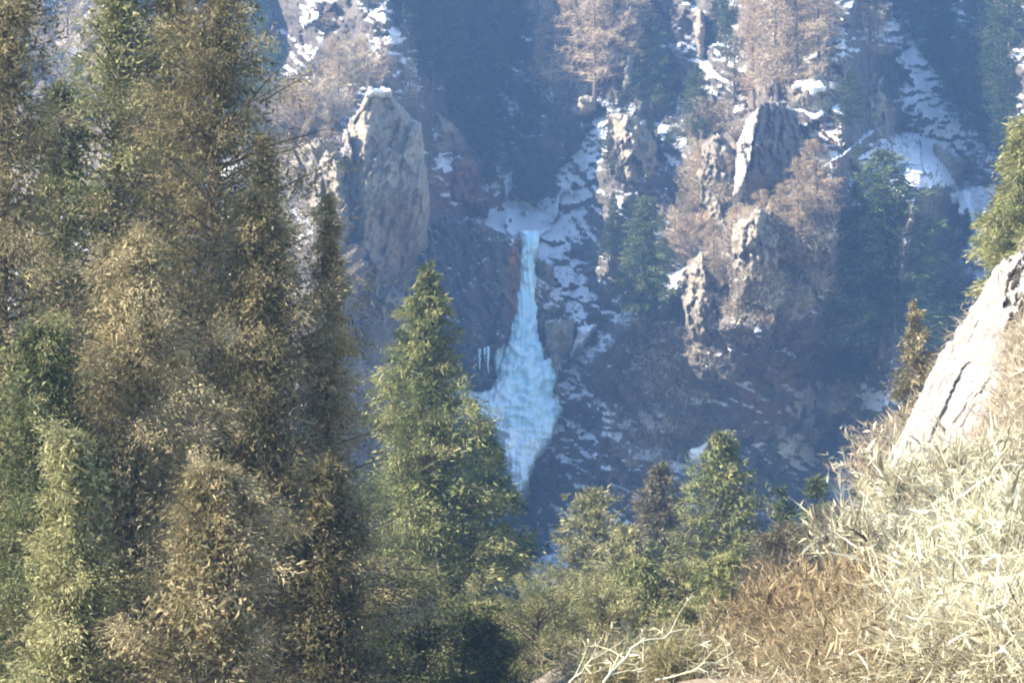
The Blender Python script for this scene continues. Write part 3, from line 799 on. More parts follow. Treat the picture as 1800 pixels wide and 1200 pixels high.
def juniper(H, R, seed, nclump, per, leaf, mat, shape=1.0, top_pow=0.7, name='crown', tuft=0.16, tint_mu=0.45):
    """irregular crown of upswept tufted clumps"""
    r = np.random.default_rng(seed)
    B = Bag()
    t = r.random(nclump) ** 0.9
    az = r.random(nclump) * 2 * PI
    prof = np.clip(1 - t, 0, 1) ** top_pow * (0.9 + 0.1 * np.sin(np.clip(t * 3.0 + 0.5, 0, PI)))
    rad = R * prof * (0.45 + 0.65 * r.random(nclump) ** 0.6) * (1 + 0.12 * np.sin(az * 2 + seed) + 0.34 * noise2(az * 1.4, t * 9, seed) + 0.18 * noise2(az * 3, t * 22, seed + 3))
    c = np.stack([np.cos(az) * rad, np.sin(az) * rad, (0.04 + 0.94 * t) * H], 1)
    cs = tuft * R * (0.6 + 0.9 * r.random(nclump)) * (0.45 + 0.7 * (1 - t))
    m = np.maximum(8, (per * (cs / (tuft * R)) ** 1.6).astype(int))
    bi = np.repeat(np.arange(nclump), m)
    q = unit(r.normal(size=(len(bi), 3))) * (r.random(len(bi)) ** 0.45)[:, None]
    axis_ = unit(np.stack([np.cos(az) * 0.6, np.sin(az) * 0.6, np.full(nclump, 0.9)], 1) + r.normal(0, 0.3, (nclump, 3)))
    st = (q * axis_[bi]).sum(1)
    p = c[bi] + (q + axis_[bi] * st[:, None] * 0.9) * cs[bi][:, None]
    d = unit(axis_[bi] * 0.9 + q * 0.5 + r.normal(0, 0.45, p.shape))
    ct = tint_mu + r.normal(0, 0.15, nclump)
    B.blades(p, d, leaf * r.uniform(0.6, 1.6, len(p)), leaf * r.uniform(0.25, 0.5, len(p)), np.clip(ct[bi] + r.normal(0, 0.17, len(p)), 0, 1), r, 0.1)
    p0 = np.stack([np.zeros(nclump), np.zeros(nclump), np.maximum(0.02, t - 0.12) * H], 1)
    return B.mesh(name, mat), trunk_mesh(H, 0.018 * H + 0.03, seed + 1, 0.02, (p0, c, 0.010 * rad + 0.02), top=0.93)

def bare(H, R, seed, nlimb, ntwig, tw, mat, larch=False, name='crown', low=0.15):
    """leafless tree: trunk, limbs and a cloud of fine twigs along them"""
    r = np.random.default_rng(seed)
    B = Bag()
    t = low + (0.97 - low) * np.sort(r.random(nlimb))
    az = r.random(nlimb) * 2 * PI
    if larch:
        L = R * (1 - t) ** 0.7 * r.uniform(0.6, 1.15, nlimb) + 0.05 * R; rise = r.uniform(-0.1, 0.25, nlimb)
    else:
        L = R * np.sin(np.clip(0.35 + t * 2.4, 0, 3)) ** 0.7 * r.uniform(0.6, 1.15, nlimb); rise = r.uniform(0.5, 1.3, nlimb)
    o3 = np.stack([np.cos(az), np.sin(az), rise], 1)
    p0 = np.stack([np.zeros(nlimb), np.zeros(nlimb), t * H * (1.0 if larch else 0.7)], 1)
    p1 = p0 + o3 * L[:, None]
    bi = r.integers(0, nlimb, ntwig)
    s = r.random(ntwig) ** 0.6
    p = p0[bi] + (p1 - p0)[bi] * s[:, None]
    d = unit(o3[bi] * 0.7 + r.normal(0, 0.6, (ntwig, 3)) + np.array([0, 0, -0.1 if larch else 0.5]))
    l1 = (0.32 if not larch else 0.22) * R * r.uniform(0.4, 1.1, ntwig)
    tint = np.clip(0.5 + r.normal(0, 0.2, ntwig), 0, 1)
    B.blades(p, d, l1, tw, tint, r, 0.12)
    bj = np.repeat(np.arange(ntwig), 3)
    q = p[bj] + d[bj] * (l1[bj] * r.uniform(0.25, 0.95, len(bj)))[:, None]
    d2 = unit(d[bj] + r.normal(0, 0.6, (len(bj), 3)) + np.array([0, 0, 0.1]))
    B.blades(q, d2, l1[bj] * r.uniform(0.3, 0.7, len(bj)), tw * 0.8, np.clip(tint[bj] + r.normal(0, 0.12, len(bj)), 0, 1), r, 0.15)
    B.sticks(p0, p1, 0.018 * L + 0.02, 0.012)
    return B.mesh(name, mat), trunk_mesh(H * (0.98 if larch else 0.75), 0.014 * H + 0.03, seed + 1, 0.02, top=1.0)

def shrub(H, R, seed, nst, ntw, tw, mat, name='shrub', leafy=0.0, spread=0.9):
    r = np.random.default_rng(seed)
    B = Bag()
    az = r.random(nst) * 2 * PI
    tilt = r.random(nst) ** 0.7 * spread
    d = np.stack([np.cos(az) * np.sin(tilt), np.sin(az) * np.sin(tilt), np.cos(tilt)], 1)
    base = np.stack([r.normal(0, R * 0.25, nst), r.normal(0, R * 0.25, nst), np.zeros(nst) - 0.05 * H], 1)
    L = H * r.uniform(0.6, 1.05, nst)
    mid = base + d * (L * 0.5)[:, None] + r.normal(0, 0.06 * H, (nst, 3))
    tip = mid + unit(d + r.normal(0, 0.3, (nst, 3)) + [0, 0, .2]) * (L * 0.5)[:, None]
    tn = np.clip(0.5 + r.normal(0, 0.15, nst), 0, 1)
    B.sticks(base, mid, tw * 0.6, tw * 0.45, tn); B.sticks(mid, tip, tw * 0.45, tw * 0.15, tn)
    bi = r.integers(0, nst, ntw); s = r.random(ntw)
    p = np.where(s[:, None] < 0.5, base[bi] + (mid - base)[bi] * (s * 2)[:, None], mid[bi] + (tip - mid)[bi] * (s * 2 - 1)[:, None])
    dd = unit(d[bi] + r.normal(0, 0.65, (ntw, 3)) + [0, 0, .2])
    l = H * 0.26 * r.uniform(0.4, 1.2, ntw)
    B.blades(p, dd, l, tw * r.uniform(0.7, 1.3, ntw), np.clip(tn[bi] + r.normal(0, 0.2, ntw), 0, 1), r, 0.2)
    bj = np.repeat(np.arange(ntw), 2)
    q = p[bj] + dd[bj] * (l[bj] * r.random(len(bj)))[:, None]
    B.blades(q, unit(dd[bj] + r.normal(0, 0.7, (len(bj), 3))), l[bj] * 0.5, tw * 0.8, np.clip(tn[bj % nst] + r.normal(0, 0.2, len(bj)), 0, 1), r, 0.2)
    if leafy:
        k = int(ntw * leafy); bi = r.integers(0, ntw, k)
        B.blades(p[bi] + r.normal(0, .06 * H, (k, 3)), unit(r.normal(size=(k, 3)) + [0, 0, .4]), tw * 2.6, tw * 1.3, np.clip(0.6 + r.normal(0, 0.2, k), 0, 1), r)
    return B.mesh(name, mat)

def plant(name, meshes, loc, scale, rz, label, cat, group=None, tilt=0.0):
    """a thing: an Empty at the base with crown and trunk, or one mesh"""
    s = scale if isinstance(scale, (tuple, list)) else (scale,) * 3
    rot = (tilt * math.sin(rz * 3), tilt * math.cos(rz * 5), rz)
    if isinstance(meshes, tuple):
        e = bpy.data.objects.new(name, None); COL.objects.link(e)
        e.location = [float(c) for c in loc]; e.rotation_euler = rot; e.scale = s
        link('crown', meshes[0], e); link('trunk', meshes[1], e)
    else:
        e = link(name, meshes, None, loc, rot, s)
    return tag(e, label, cat, group)

# ------------------------------------------------------------------ far trees
P_big = [tufted(14, 2.5 + 0.3 * i, 95 + i, 240, 7, 12, 0.36, M_mid, cr=0.36, power=0.7, droop=0.25, rag=0.45, mu=0.5) for i in range(3)]
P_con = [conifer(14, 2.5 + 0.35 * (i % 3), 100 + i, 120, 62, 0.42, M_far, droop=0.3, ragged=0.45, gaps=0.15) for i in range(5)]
P_olv = [conifer(14, 2.7 + 0.3 * (i % 3), 130 + i, 100, 50, 0.40, M_farO, droop=0.2, ragged=0.45, gaps=0.3) for i in range(3)]
P_lar = [bare(14, 3.2, 150 + i, 75, 2600, 0.055, M_larch, larch=True) for i in range(4)]
P_bro = [bare(8, 3.0, 170 + i, 40, 1900, 0.05, M_larch if i < 2 else M_shrub) for i in range(4)]
P_shr = [shrub(2.2, 1.2, 190 + i, 22, 260, 0.05, (M_shrub, M_shrub, M_grey, M_yel, M_grey, M_larch)[i], leafy=0.6 if i == 3 else 0.15) for i in range(6)]

def far_tree(protos, i, px, pyb, pyt, label, cat, group=None, name='tree', wscale=1.0, H0=14.0, lift=0.5):
    Y = float(mountain_y(np.array([px]), np.array([pyb]))[0]) - lift
    p = at(px, pyb, Y)
    h = (pyb - pyt) * K * Y
    s = h / H0
    return plant(name, protos[i % len(protos)], p, (s * wscale, s * wscale, s), (i * 1.7) % 6.28, label, cat, group, 0.03)

explicit = [
    # kind, px, base, tip, width, label
    ('c', 1130, 560, 340, 1.5, 'green conifer with sunlit tip standing alone right of the frozen waterfall'),
    ('c', 1150, 575, 430, 1.1, 'short dark conifer pressed against the lone conifer right of the waterfall'),
    ('c', 1555, 620, 260, 1.6, 'tall full green conifer lit on its left, below the upper right spur'),
    ('c', 1600, 640, 330, 1.5, 'dark shaded conifer just behind the tall full green one'),
    ('c', 1500, 640, 440, 1.2, 'dark conifer in shade left of the tall full green one'),
    ('c', 1225, 240, 108, 1.2, 'slim brownish green conifer on the spur under the grey pinnacle'),
    ('c', 1700, 430, 365, 1.3, 'small dark conifer at the left edge of the snowfield'),
    ('c', 850, 130, -40, 1.3, 'bluish green conifer above the shaded gully near the top edge'),
    ('c', 900, 120, -50, 1.2, 'second green conifer at the top edge, right of the first above the gully'),
    ('c', 1775, 90, -60, 1.6, 'green conifer with light speckled boughs in the top right corner'),
    ('c', 1145, 190, 20, 1.2, 'olive green conifer between the bare larches and the grey pinnacle'),
    ('c', 470, 300, 60, 1.1, 'hazy green conifer right of the tall brown juniper'),
    ('c', 445, 200, -60, 1.1, 'hazy grey green conifer beside the top of the brown juniper'),
    ('o', 1290, 180, 60, 1.3, 'olive conifer on the left edge of the sunlit upper spur'),
    ('l', 1017, 185, -90, 1.1, 'tall leafless larch with straight dark trunk at top centre'),
    ('l', 1045, 180, -60, 1.0, 'leafless larch just right of the tall straight one at top centre'),
    ('l', 975, 165, -70, 0.9, 'leafless larch leaning out over the shaded gully at top centre'),
    ('l', 1080, 160, -110, 1.1, 'leafless larch behind the pair at top centre'),
    ('l', 1365, 185, -60, 1.1, 'leafless larch with thin trunk above the square topped pillar'),
    ('l', 1400, 180, -90, 1.2, 'leafless larch right of the thin trunked one above the pillar'),
    ('l', 1325, 190, 30, 1.2, 'leafless larch left of the thin trunked one above the pillar'),
    ('l', 1440, 120, -90, 1.1, 'leafless larch near the leaning rock blade at top right'),
    ('l', 1530, 130, -70, 1.1, 'pinkish leafless larch above the snowy gully at top right'),
    ('l', 1438, 400, 235, 1.5, 'orange brown leafless larch below the square topped pillar'),
    ('l', 1400, 430, 270, 1.4, 'pale brown leafless larch in sun below the square topped pillar'),
    ('l', 1340, 470, 330, 1.4, 'pale leafless larch low on the sunlit spur'),
    ('l', 1450, 600, 490, 1.6, 'small orange leafless larch at the right foot of the sunlit spur'),
    ('l', 1360, 620, 520, 1.4, 'small leafless larch among snowy scrub at the foot of the sunlit spur'),
    ('l', 672, 160, 62, 1.4, 'orange leafless larch directly above the tall buttress'),
    ('l', 640, 150, 65, 1.4, 'orange leafless larch left of the one above the tall buttress'),
    ('l', 595, 170, 80, 1.5, 'hazy orange leafless larch on the slope left of the buttress top'),
    ('l', 720, 200, 98, 1.3, 'small orange leafless larch right of the buttress top'),
    ('l', 580, 60, -10, 1.4, 'small orange leafless larch beside the snow patch near the top edge'),
    ('b', 540, 250, 130, 1.5, 'wide pale brown leafless tree on the slope left of the buttress'),
    ('b', 500, 270, 150, 1.3, 'pinkish leafless tree at the left end of the buttress slope'),
    ('b', 580, 240, 150, 1.4, 'yellowish leafless tree on the slope below the orange larches'),
    ('b', 1250, 360, 270, 1.5, 'wide leafless tree left of the square topped pillar'),
    ('b', 1215, 460, 360, 1.4, 'leafless tree on the left flank of the sunlit spur'),
    ('b', 1690, 560, 470, 1.4, 'pinkish leafless bush like tree in front of snow above the pale slab'),
    ('b', 640, 640, 540, 1.4, 'grey brown leafless tree below the tall buttress'),
    ('b', 80, 160, 60, 1.6, 'hazy pinkish leafless tree at the upper left'),
    ('b', 130, 200, 110, 1.5, 'hazy leafless tree behind the green tree at the upper left'),
]
for i, (k, px, b, t, w, lab) in enumerate(explicit):
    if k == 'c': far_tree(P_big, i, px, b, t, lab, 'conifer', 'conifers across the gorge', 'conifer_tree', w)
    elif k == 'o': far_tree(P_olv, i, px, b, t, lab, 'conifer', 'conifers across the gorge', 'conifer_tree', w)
    elif k == 'l': far_tree(P_lar, i, px, b, t, lab, 'larch', 'leafless larches across the gorge', 'larch_tree', w)
    else: far_tree(P_bro, i, px, b, t, lab, 'leafless tree', 'leafless trees across the gorge', 'leafless_tree', w, 8.0)

def scatter(poly, n, seed):
    r = np.random.default_rng(seed); P = np.array(poly, float); out = []
    lo = P.min(0); hi = P.max(0)
    while len(out) < n:
        q = lo + (hi - lo) * r.random(2)
        if inside(q[0:1], q[1:2], poly)[0]: out.append(q)
    out = np.array(out)
    return out[np.argsort(out[:, 1])], r

groups = [  # kind, polygon of the bases, count, height px lo, hi, width, where
    ('c', [(700, 10), (800, 20), (900, 200), (860, 330), (800, 260), (730, 160)], 34, 70, 140, 1.3, 'in the shaded gully above the waterfall'),
    ('c', [(600, -20), (760, -20), (760, 60), (600, 40)], 7, 60, 120, 1.2, 'along the top edge left of the gully'),
    ('c', [(930, 180), (990, 200), (960, 300), (910, 330)], 6, 50, 90, 1.2, 'on the shaded right wall of the upper gully'),
    ('c', [(1560, 60), (1760, 90), (1790, 330), (1740, 300), (1650, 150)], 36, 80, 140, 1.4, 'in the dark forest at the upper right'),
    ('c', [(1480, 560), (1620, 560), (1620, 660), (1500, 720)], 20, 80, 140, 1.4, 'in the dark hollow left of the pale slab'),
    ('c', [(1060, 220), (1180, 220), (1190, 330), (1070, 330)], 9, 60, 110, 1.2, 'on the shaded slope right of the snowy gully'),
    ('c', [(1050, 430), (1200, 430), (1200, 600), (1100, 640)], 9, 70, 120, 1.2, 'on the dark slope right of the frozen waterfall'),
    ('c', [(1470, 200), (1530, 230), (1530, 420), (1480, 420)], 6, 60, 110, 1.2, 'in the shade right of the square topped pillar'),
    ('c', [(1180, -20), (1290, 0), (1290, 150), (1200, 130)], 5, 60, 110, 1.1, 'around the grey pinnacle at the top'),
    ('c', [(0, 60), (420, 40), (420, 330), (0, 330)], 12, 90, 150, 1.2, 'on the hazy slope behind the left junipers'),
    ('c', [(1260, 800), (1420, 760), (1420, 900), (1280, 900)], 6, 60, 100, 1.1, 'on the dark slope behind the near spruces'),
    ('l', [(940, 60), (1130, 40), (1130, 170), (950, 180)], 10, 90, 150, 1.1, 'on the sunlit shoulder at top centre'),
    ('l', [(1290, 60), (1480, 20), (1480, 180), (1320, 190)], 10, 80, 140, 1.2, 'on the sunlit spur above the square topped pillar'),
    ('l', [(1230, 330), (1460, 360), (1450, 560), (1250, 540)], 12, 60, 110, 1.3, 'on the sunlit spur below the square topped pillar'),
    ('l', [(0, 0), (430, 0), (460, 220), (0, 260)], 12, 80, 140, 1.3, 'on the hazy slope behind the left junipers'),
    ('b', [(480, 180), (640, 120), (620, 200), (500, 290)], 10, 50, 90, 1.3, 'on the slope left of the tall buttress'),
    ('b', [(1200, 260), (1300, 220), (1290, 400), (1200, 450)], 9, 50, 80, 1.3, 'on the left flank of the sunlit spur'),
    ('b', [(1600, 480), (1740, 470), (1640, 620), (1570, 760)], 10, 50, 90, 1.3, 'in the snowy hollow behind the pale slab'),
    ('b', [(1240, 640), (1440, 600), (1440, 840), (1250, 820)], 12, 40, 70, 1.3, 'on the snowy slope below the sunlit spur'),
    ('b', [(560, 480), (700, 480), (700, 760), (580, 760)], 12, 50, 90, 1.3, 'in the broken ground below the tall buttress'),
]
ci = 0
def place(q, pts):
    a, b = np.percentile(pts[:, 0], (33, 66)); m = np.median(pts[:, 1])
    v = 'upper' if q[1] < m else 'lower'
    return v + (' left' if q[0] < a else (' right' if q[0] > b else ' middle'))
kn = {'c': (P_con, 'conifer_tree', 'conifer', 'dark green conifer', 14.), 'l': (P_lar, 'larch_tree', 'larch', 'leafless brown larch', 14.), 'b': (P_bro, 'leafless_tree', 'leafless tree', 'leafless brown tree', 8.)}
for gi, (k, poly, n, lo, hi, w, where) in enumerate(groups):
    pts, r = scatter(poly, n, 300 + gi)
    pr, nm, cat, desc, H0 = kn[k]
    for q in pts:
        h = r.uniform(lo, hi); ci += 1
        size = 'short' if h < lo + (hi - lo) / 3 else ('tall' if h > hi - (hi - lo) / 3 else 'medium')
        far_tree(pr, ci, float(q[0]), float(q[1]), float(q[1] - h), f'{size} {desc}, {place(q, pts)}, {where}', cat, f'{desc}s {where}'.replace('larchs', 'larches'), nm, w * r.uniform(0.85, 1.15), H0)

shr_groups = [
    ([(1200, 200), (1320, 200), (1300, 360), (1250, 600), (1190, 450)], 45, (0, 1, 5, 3), 'brown leafless shrub on the left flank of the sunlit spur'),
    ([(1300, 330), (1460, 350), (1460, 600), (1240, 620)], 55, (0, 1, 2, 5), 'brown leafless shrub on the sunlit spur below the pillar'),
    ([(480, 160), (640, 110), (600, 230), (490, 300)], 28, (0, 3, 5, 1), 'tan leafless shrub on the slope left of the tall buttress'),
    ([(1240, 600), (1460, 590), (1560, 700), (1450, 880), (1240, 820)], 60, (2, 4, 0), 'grey leafless shrub on the snowy slope below the sunlit spur'),
    ([(940, 20), (1180, 20), (1180, 190), (1040, 190), (950, 160)], 30, (0, 1, 5), 'brown leafless shrub under the bare larches at top centre'),
    ([(500, 440), (700, 440), (700, 760), (560, 760)], 30, (2, 4, 0, 1), 'grey brown shrub in the broken ground below the tall buttress'),
    ([(1290, 20), (1500, 20), (1480, 190), (1340, 180)], 25, (0, 1, 3), 'brown leafless shrub on the spur above the square topped pillar'),
]
for gi, (poly, n, ks, lab) in enumerate(shr_groups):
    pts, r = scatter(poly, n, 500 + gi)
    for q in pts:
        ci += 1
        s = r.uniform(0.7, 1.5)
        Y = float(mountain_y(q[0:1], q[1:2])[0]) - 0.2
        plant('shrub', P_shr[ks[ci % len(ks)]], at(q[0], q[1], Y), (s * 1.2, s * 1.2, s), r.uniform(0, 6.28), f"{'small' if s < 0.95 else ('large' if s > 1.25 else 'medium')} {lab}, {place(q, pts)}", 'shrub', lab.replace(' shrub', ' shrubs'))

# scrub too fine to count on the mountainside
def scrub(name, n, seed, mat, dens, lo, hi, w, label):
    r = np.random.default_rng(seed)
    px = r.uniform(-10, 1810, n * 6); py = r.uniform(-10, 1120, n * 6)
    keep = r.random(n * 6) < dens(px, py); px = px[keep][:n]; py = py[keep][:n]
    Y = mountain_y(px, py)
    p = at(px, py, Y)
    B = Bag(); m = len(p)
    az = r.random(m) * 2 * PI; tl = r.uniform(0, 1.3, m)
    d = unit(np.stack([np.cos(az) * np.sin(tl), np.sin(az) * np.sin(tl) - 0.25, np.cos(tl)], 1))
    cl = 0.5 + 0.35 * noise2(px / 25, py / 25, seed) + r.normal(0, 0.18, m)
    l = r.uniform(lo, hi, m)
    B.blades(p, d, l, w * r.uniform(0.6, 1.5, m), np.clip(cl, 0, 1), r, 0.15)
    q = p + d * (l * 0.5)[:, None]
    B.blades(q, unit(d + r.normal(0, 0.7, d.shape)), l * 0.6, w, np.clip(cl + 0.1, 0, 1), r, 0.2)
    tag(link(name, B.mesh(name, mat)), label, None, None, 'stuff')
def vegat(px, py):
    i = np.clip(np.searchsorted(gx, px) - 1, 0, len(gx) - 1); j = np.clip(np.searchsorted(gy, py) - 1, 0, len(gy) - 1)
    return VG[j, i], SN[j, i]
def not_fall(px, py):
    return ~(inside(px, py, [(740, 380), (960, 380), (1000, 640), (990, 740), (930, 870), (860, 760), (790, 690)]) | inside(px, py, but) | inside(px, py, pil))
scrub('brown_scrub', 80000, 601, M_shrub, lambda x, y: np.clip(vegat(x, y)[0] - 0.3, 0, 1) * (0.35 + 0.65 * (noise2(x / 22, y / 22, 5) > -0.2)) * not_fall(x, y), 0.5, 1.5, 0.075, 'fine brown leafless scrub covering the sunlit spurs')
scrub('grey_scrub', 45000, 602, M_grey, lambda x, y: (noise2(x / 26, y / 26, 6) > 0.0) * 0.7 * not_fall(x, y) * (vegat(x, y)[1] < 0.5), 0.4, 1.3, 0.065, 'fine grey scrub on the shaded slopes')

# ------------------------------------------------------------------ near trees
def near_tree(build, px, Y, pyt, wpx, seed, label, cat, name, **kw):
    b = ground(np.array([float(px)]), np.array([float(Y)]))[0]
    top = at(px, pyt, Y)
    H = float(top[2] - b[2]); R = wpx * K * Y
    return plant(name, build(H, R, seed, **kw), b, 1.0, 0.0, label, cat)

# spruces in the middle
SP = dict(mat=M_spruce)
def T(px, Y, pyt, wpx, seed, label, cat, name, **kw):
    return near_tree(tufted, px, Y, pyt, wpx, seed, label, cat, name, **kw)
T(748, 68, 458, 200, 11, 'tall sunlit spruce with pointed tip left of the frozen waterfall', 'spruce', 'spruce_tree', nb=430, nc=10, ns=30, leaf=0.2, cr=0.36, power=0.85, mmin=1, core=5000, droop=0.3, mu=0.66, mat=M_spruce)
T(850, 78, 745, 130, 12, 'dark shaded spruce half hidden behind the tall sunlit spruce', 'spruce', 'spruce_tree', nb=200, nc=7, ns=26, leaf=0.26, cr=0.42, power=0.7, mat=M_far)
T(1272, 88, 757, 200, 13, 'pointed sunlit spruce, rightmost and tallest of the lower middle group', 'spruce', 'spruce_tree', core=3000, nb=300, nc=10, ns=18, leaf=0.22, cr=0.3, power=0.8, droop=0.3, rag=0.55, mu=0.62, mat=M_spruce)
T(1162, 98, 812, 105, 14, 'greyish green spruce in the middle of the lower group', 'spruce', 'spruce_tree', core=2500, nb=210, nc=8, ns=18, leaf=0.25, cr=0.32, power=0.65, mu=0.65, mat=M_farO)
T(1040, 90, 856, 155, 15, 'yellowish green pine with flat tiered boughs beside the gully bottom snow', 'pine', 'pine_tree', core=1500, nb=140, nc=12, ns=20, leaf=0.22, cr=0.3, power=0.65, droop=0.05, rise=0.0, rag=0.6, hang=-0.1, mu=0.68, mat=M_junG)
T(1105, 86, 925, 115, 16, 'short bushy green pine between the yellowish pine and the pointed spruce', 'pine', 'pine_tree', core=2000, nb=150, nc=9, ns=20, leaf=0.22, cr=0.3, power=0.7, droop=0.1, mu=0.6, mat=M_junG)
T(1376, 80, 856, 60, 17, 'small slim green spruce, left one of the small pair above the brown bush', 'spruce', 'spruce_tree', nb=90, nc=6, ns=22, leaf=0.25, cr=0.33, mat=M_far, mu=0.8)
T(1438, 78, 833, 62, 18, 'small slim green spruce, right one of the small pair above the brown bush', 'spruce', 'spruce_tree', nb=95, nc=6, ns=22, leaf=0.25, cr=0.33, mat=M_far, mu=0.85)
T(1195, 66, 1000, 120, 19, 'broad low green juniper below the pointed spruce', 'juniper', 'juniper_bush', nb=80, nc=8, ns=28, leaf=0.15, cr=0.23, power=0.45, rise=0.5, hang=-0.3, mu=0.6, mat=M_junG)
T(1340, 66, 985, 100, 20, 'dark green juniper bush right of the broad low one', 'juniper', 'juniper_bush', nb=70, nc=8, ns=28, leaf=0.15, cr=0.23, power=0.45, rise=0.5, hang=-0.3, mu=0.45, mat=M_junG)
T(945, 56, 1045, 110, 21, 'rounded olive juniper bush at the bottom right of the dark spruce', 'juniper', 'juniper_bush', nb=80, nc=9, ns=28, leaf=0.12, cr=0.2, power=0.4, rise=0.6, hang=-0.4, mu=0.7, mat=M_junG)
T(1065, 60, 1050, 110, 22, 'green juniper bush behind the pale twisted branches', 'juniper', 'juniper_bush', nb=70, nc=8, ns=28, leaf=0.13, cr=0.2, power=0.4, rise=0.6, hang=-0.4, mu=0.55, mat=M_junG)
T(1385, 56, 925, 80, 23, 'hazy greyish green juniper in front of the small spruce pair', 'juniper', 'juniper_tree', nb=80, nc=8, ns=26, leaf=0.16, cr=0.26, power=0.5, rise=0.3, mu=0.75, mat=M_farO)
T(1812, 74, 190, 92, 24, 'sunlit spruce cut by the right edge above the pale slab', 'spruce', 'spruce_tree', nb=170, nc=8, ns=30, leaf=0.24, cr=0.32, power=0.62, droop=0.45, mu=0.66, rag=0.25, mat=M_spruce)
T(1612, 72, 530, 55, 25, 'brown conical juniper against dark forest left of the pale slab', 'juniper', 'juniper_tree', nb=110, nc=6, ns=24, leaf=0.18, cr=0.28, power=0.75, mu=0.6, mat=M_jun)

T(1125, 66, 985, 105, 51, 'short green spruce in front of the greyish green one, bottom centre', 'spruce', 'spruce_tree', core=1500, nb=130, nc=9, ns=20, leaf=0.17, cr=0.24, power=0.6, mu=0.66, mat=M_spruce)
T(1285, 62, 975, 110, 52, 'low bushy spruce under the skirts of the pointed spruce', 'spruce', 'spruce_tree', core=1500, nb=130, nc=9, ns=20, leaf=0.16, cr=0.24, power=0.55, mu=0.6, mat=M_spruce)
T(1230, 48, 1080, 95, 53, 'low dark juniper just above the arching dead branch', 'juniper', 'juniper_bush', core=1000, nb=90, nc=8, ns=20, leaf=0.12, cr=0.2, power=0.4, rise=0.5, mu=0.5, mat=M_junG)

# the junipers filling the left
def JT(px, Y, pyt, wpx, seed, label, name, nb, mat, mu, power=0.7, nc=9, ns=30, leaf=0.12, cr=0.2, cat='juniper', **kw):
    leaf *= 0.75; nb = int(nb * 0.7); nc = int(nc * 1.9); cr *= 1.25
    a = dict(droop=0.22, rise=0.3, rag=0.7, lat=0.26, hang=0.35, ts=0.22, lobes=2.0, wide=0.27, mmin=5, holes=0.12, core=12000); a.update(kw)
    return T(px, Y, pyt, wpx, seed, label, cat, name, nb=nb, nc=nc, ns=ns, leaf=leaf, cr=cr, power=power, mu=mu, mat=mat, **a)
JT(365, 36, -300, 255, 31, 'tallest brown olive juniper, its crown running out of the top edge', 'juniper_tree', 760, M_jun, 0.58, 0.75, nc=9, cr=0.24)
JT(190, 39, -120, 225, 32, 'green conifer with yellowish boughs in the upper left', 'conifer_tree', 420, M_junG, 0.62, 0.58, nc=8, cat='conifer', cr=0.3, leaf=0.14)
JT(275, 40, -90, 190, 43, 'brown juniper crown squeezed between the tallest juniper and the green conifer', 'juniper_tree', 260, M_jun, 0.5, 0.6, nc=8)
JT(85, 38, 130, 170, 44, 'olive juniper behind the lower left ones, left of the green conifer', 'juniper_tree', 240, M_junG, 0.45, 0.55, nc=8)
JT(455, 38, 215, 130, 45, 'narrow brown juniper spire at the right shoulder of the tallest juniper', 'juniper_tree', 220, M_jun, 0.5, 0.7, nc=7)
JT(-15, 33, -230, 200, 33, 'olive juniper cut by the left edge', 'juniper_tree', 460, M_jun, 0.5, 0.58, nc=8, cr=0.23)
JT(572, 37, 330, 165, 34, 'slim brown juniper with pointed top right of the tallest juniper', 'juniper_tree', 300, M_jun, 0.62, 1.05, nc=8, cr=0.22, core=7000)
JT(445, 34, 330, 170, 35, 'bushy brown juniper below and right of the tallest one', 'juniper_tree', 330, M_jun, 0.45, 0.6, cr=0.22)
JT(235, 30, 400, 185, 36, 'dense olive juniper in front of the tallest one', 'juniper_tree', 340, M_jun, 0.55, 0.5, nc=8, leaf=0.105, cr=0.2)
JT(60, 29, 560, 160, 37, 'dark green juniper at the lower left edge', 'juniper_tree', 200, M_junG, 0.45, 0.45, leaf=0.105, cr=0.18)
JT(120, 26, 750, 110, 38, 'yellow lit juniper clump at the lower left', 'juniper_bush', 110, M_junG, 0.72, 0.4, leaf=0.1, cr=0.17)
JT(370, 26, 820, 160, 39, 'low brown juniper at the bottom below the tallest one', 'juniper_bush', 150, M_jun, 0.55, 0.4, leaf=0.1, cr=0.17)
JT(575, 30, 800, 110, 40, 'low olive juniper at the bottom left of the tall sunlit spruce', 'juniper_bush', 140, M_jun, 0.5, 0.5, leaf=0.1, cr=0.18)
JT(700, 46, 1010, 130, 41, 'low green juniper along the bottom under the tall sunlit spruce', 'juniper_bush', 110, M_junG, 0.55, 0.35)
JT(840, 48, 1060, 100, 42, 'low dark juniper along the bottom under the shaded spruce', 'juniper_bush', 90, M_junG, 0.45, 0.35)

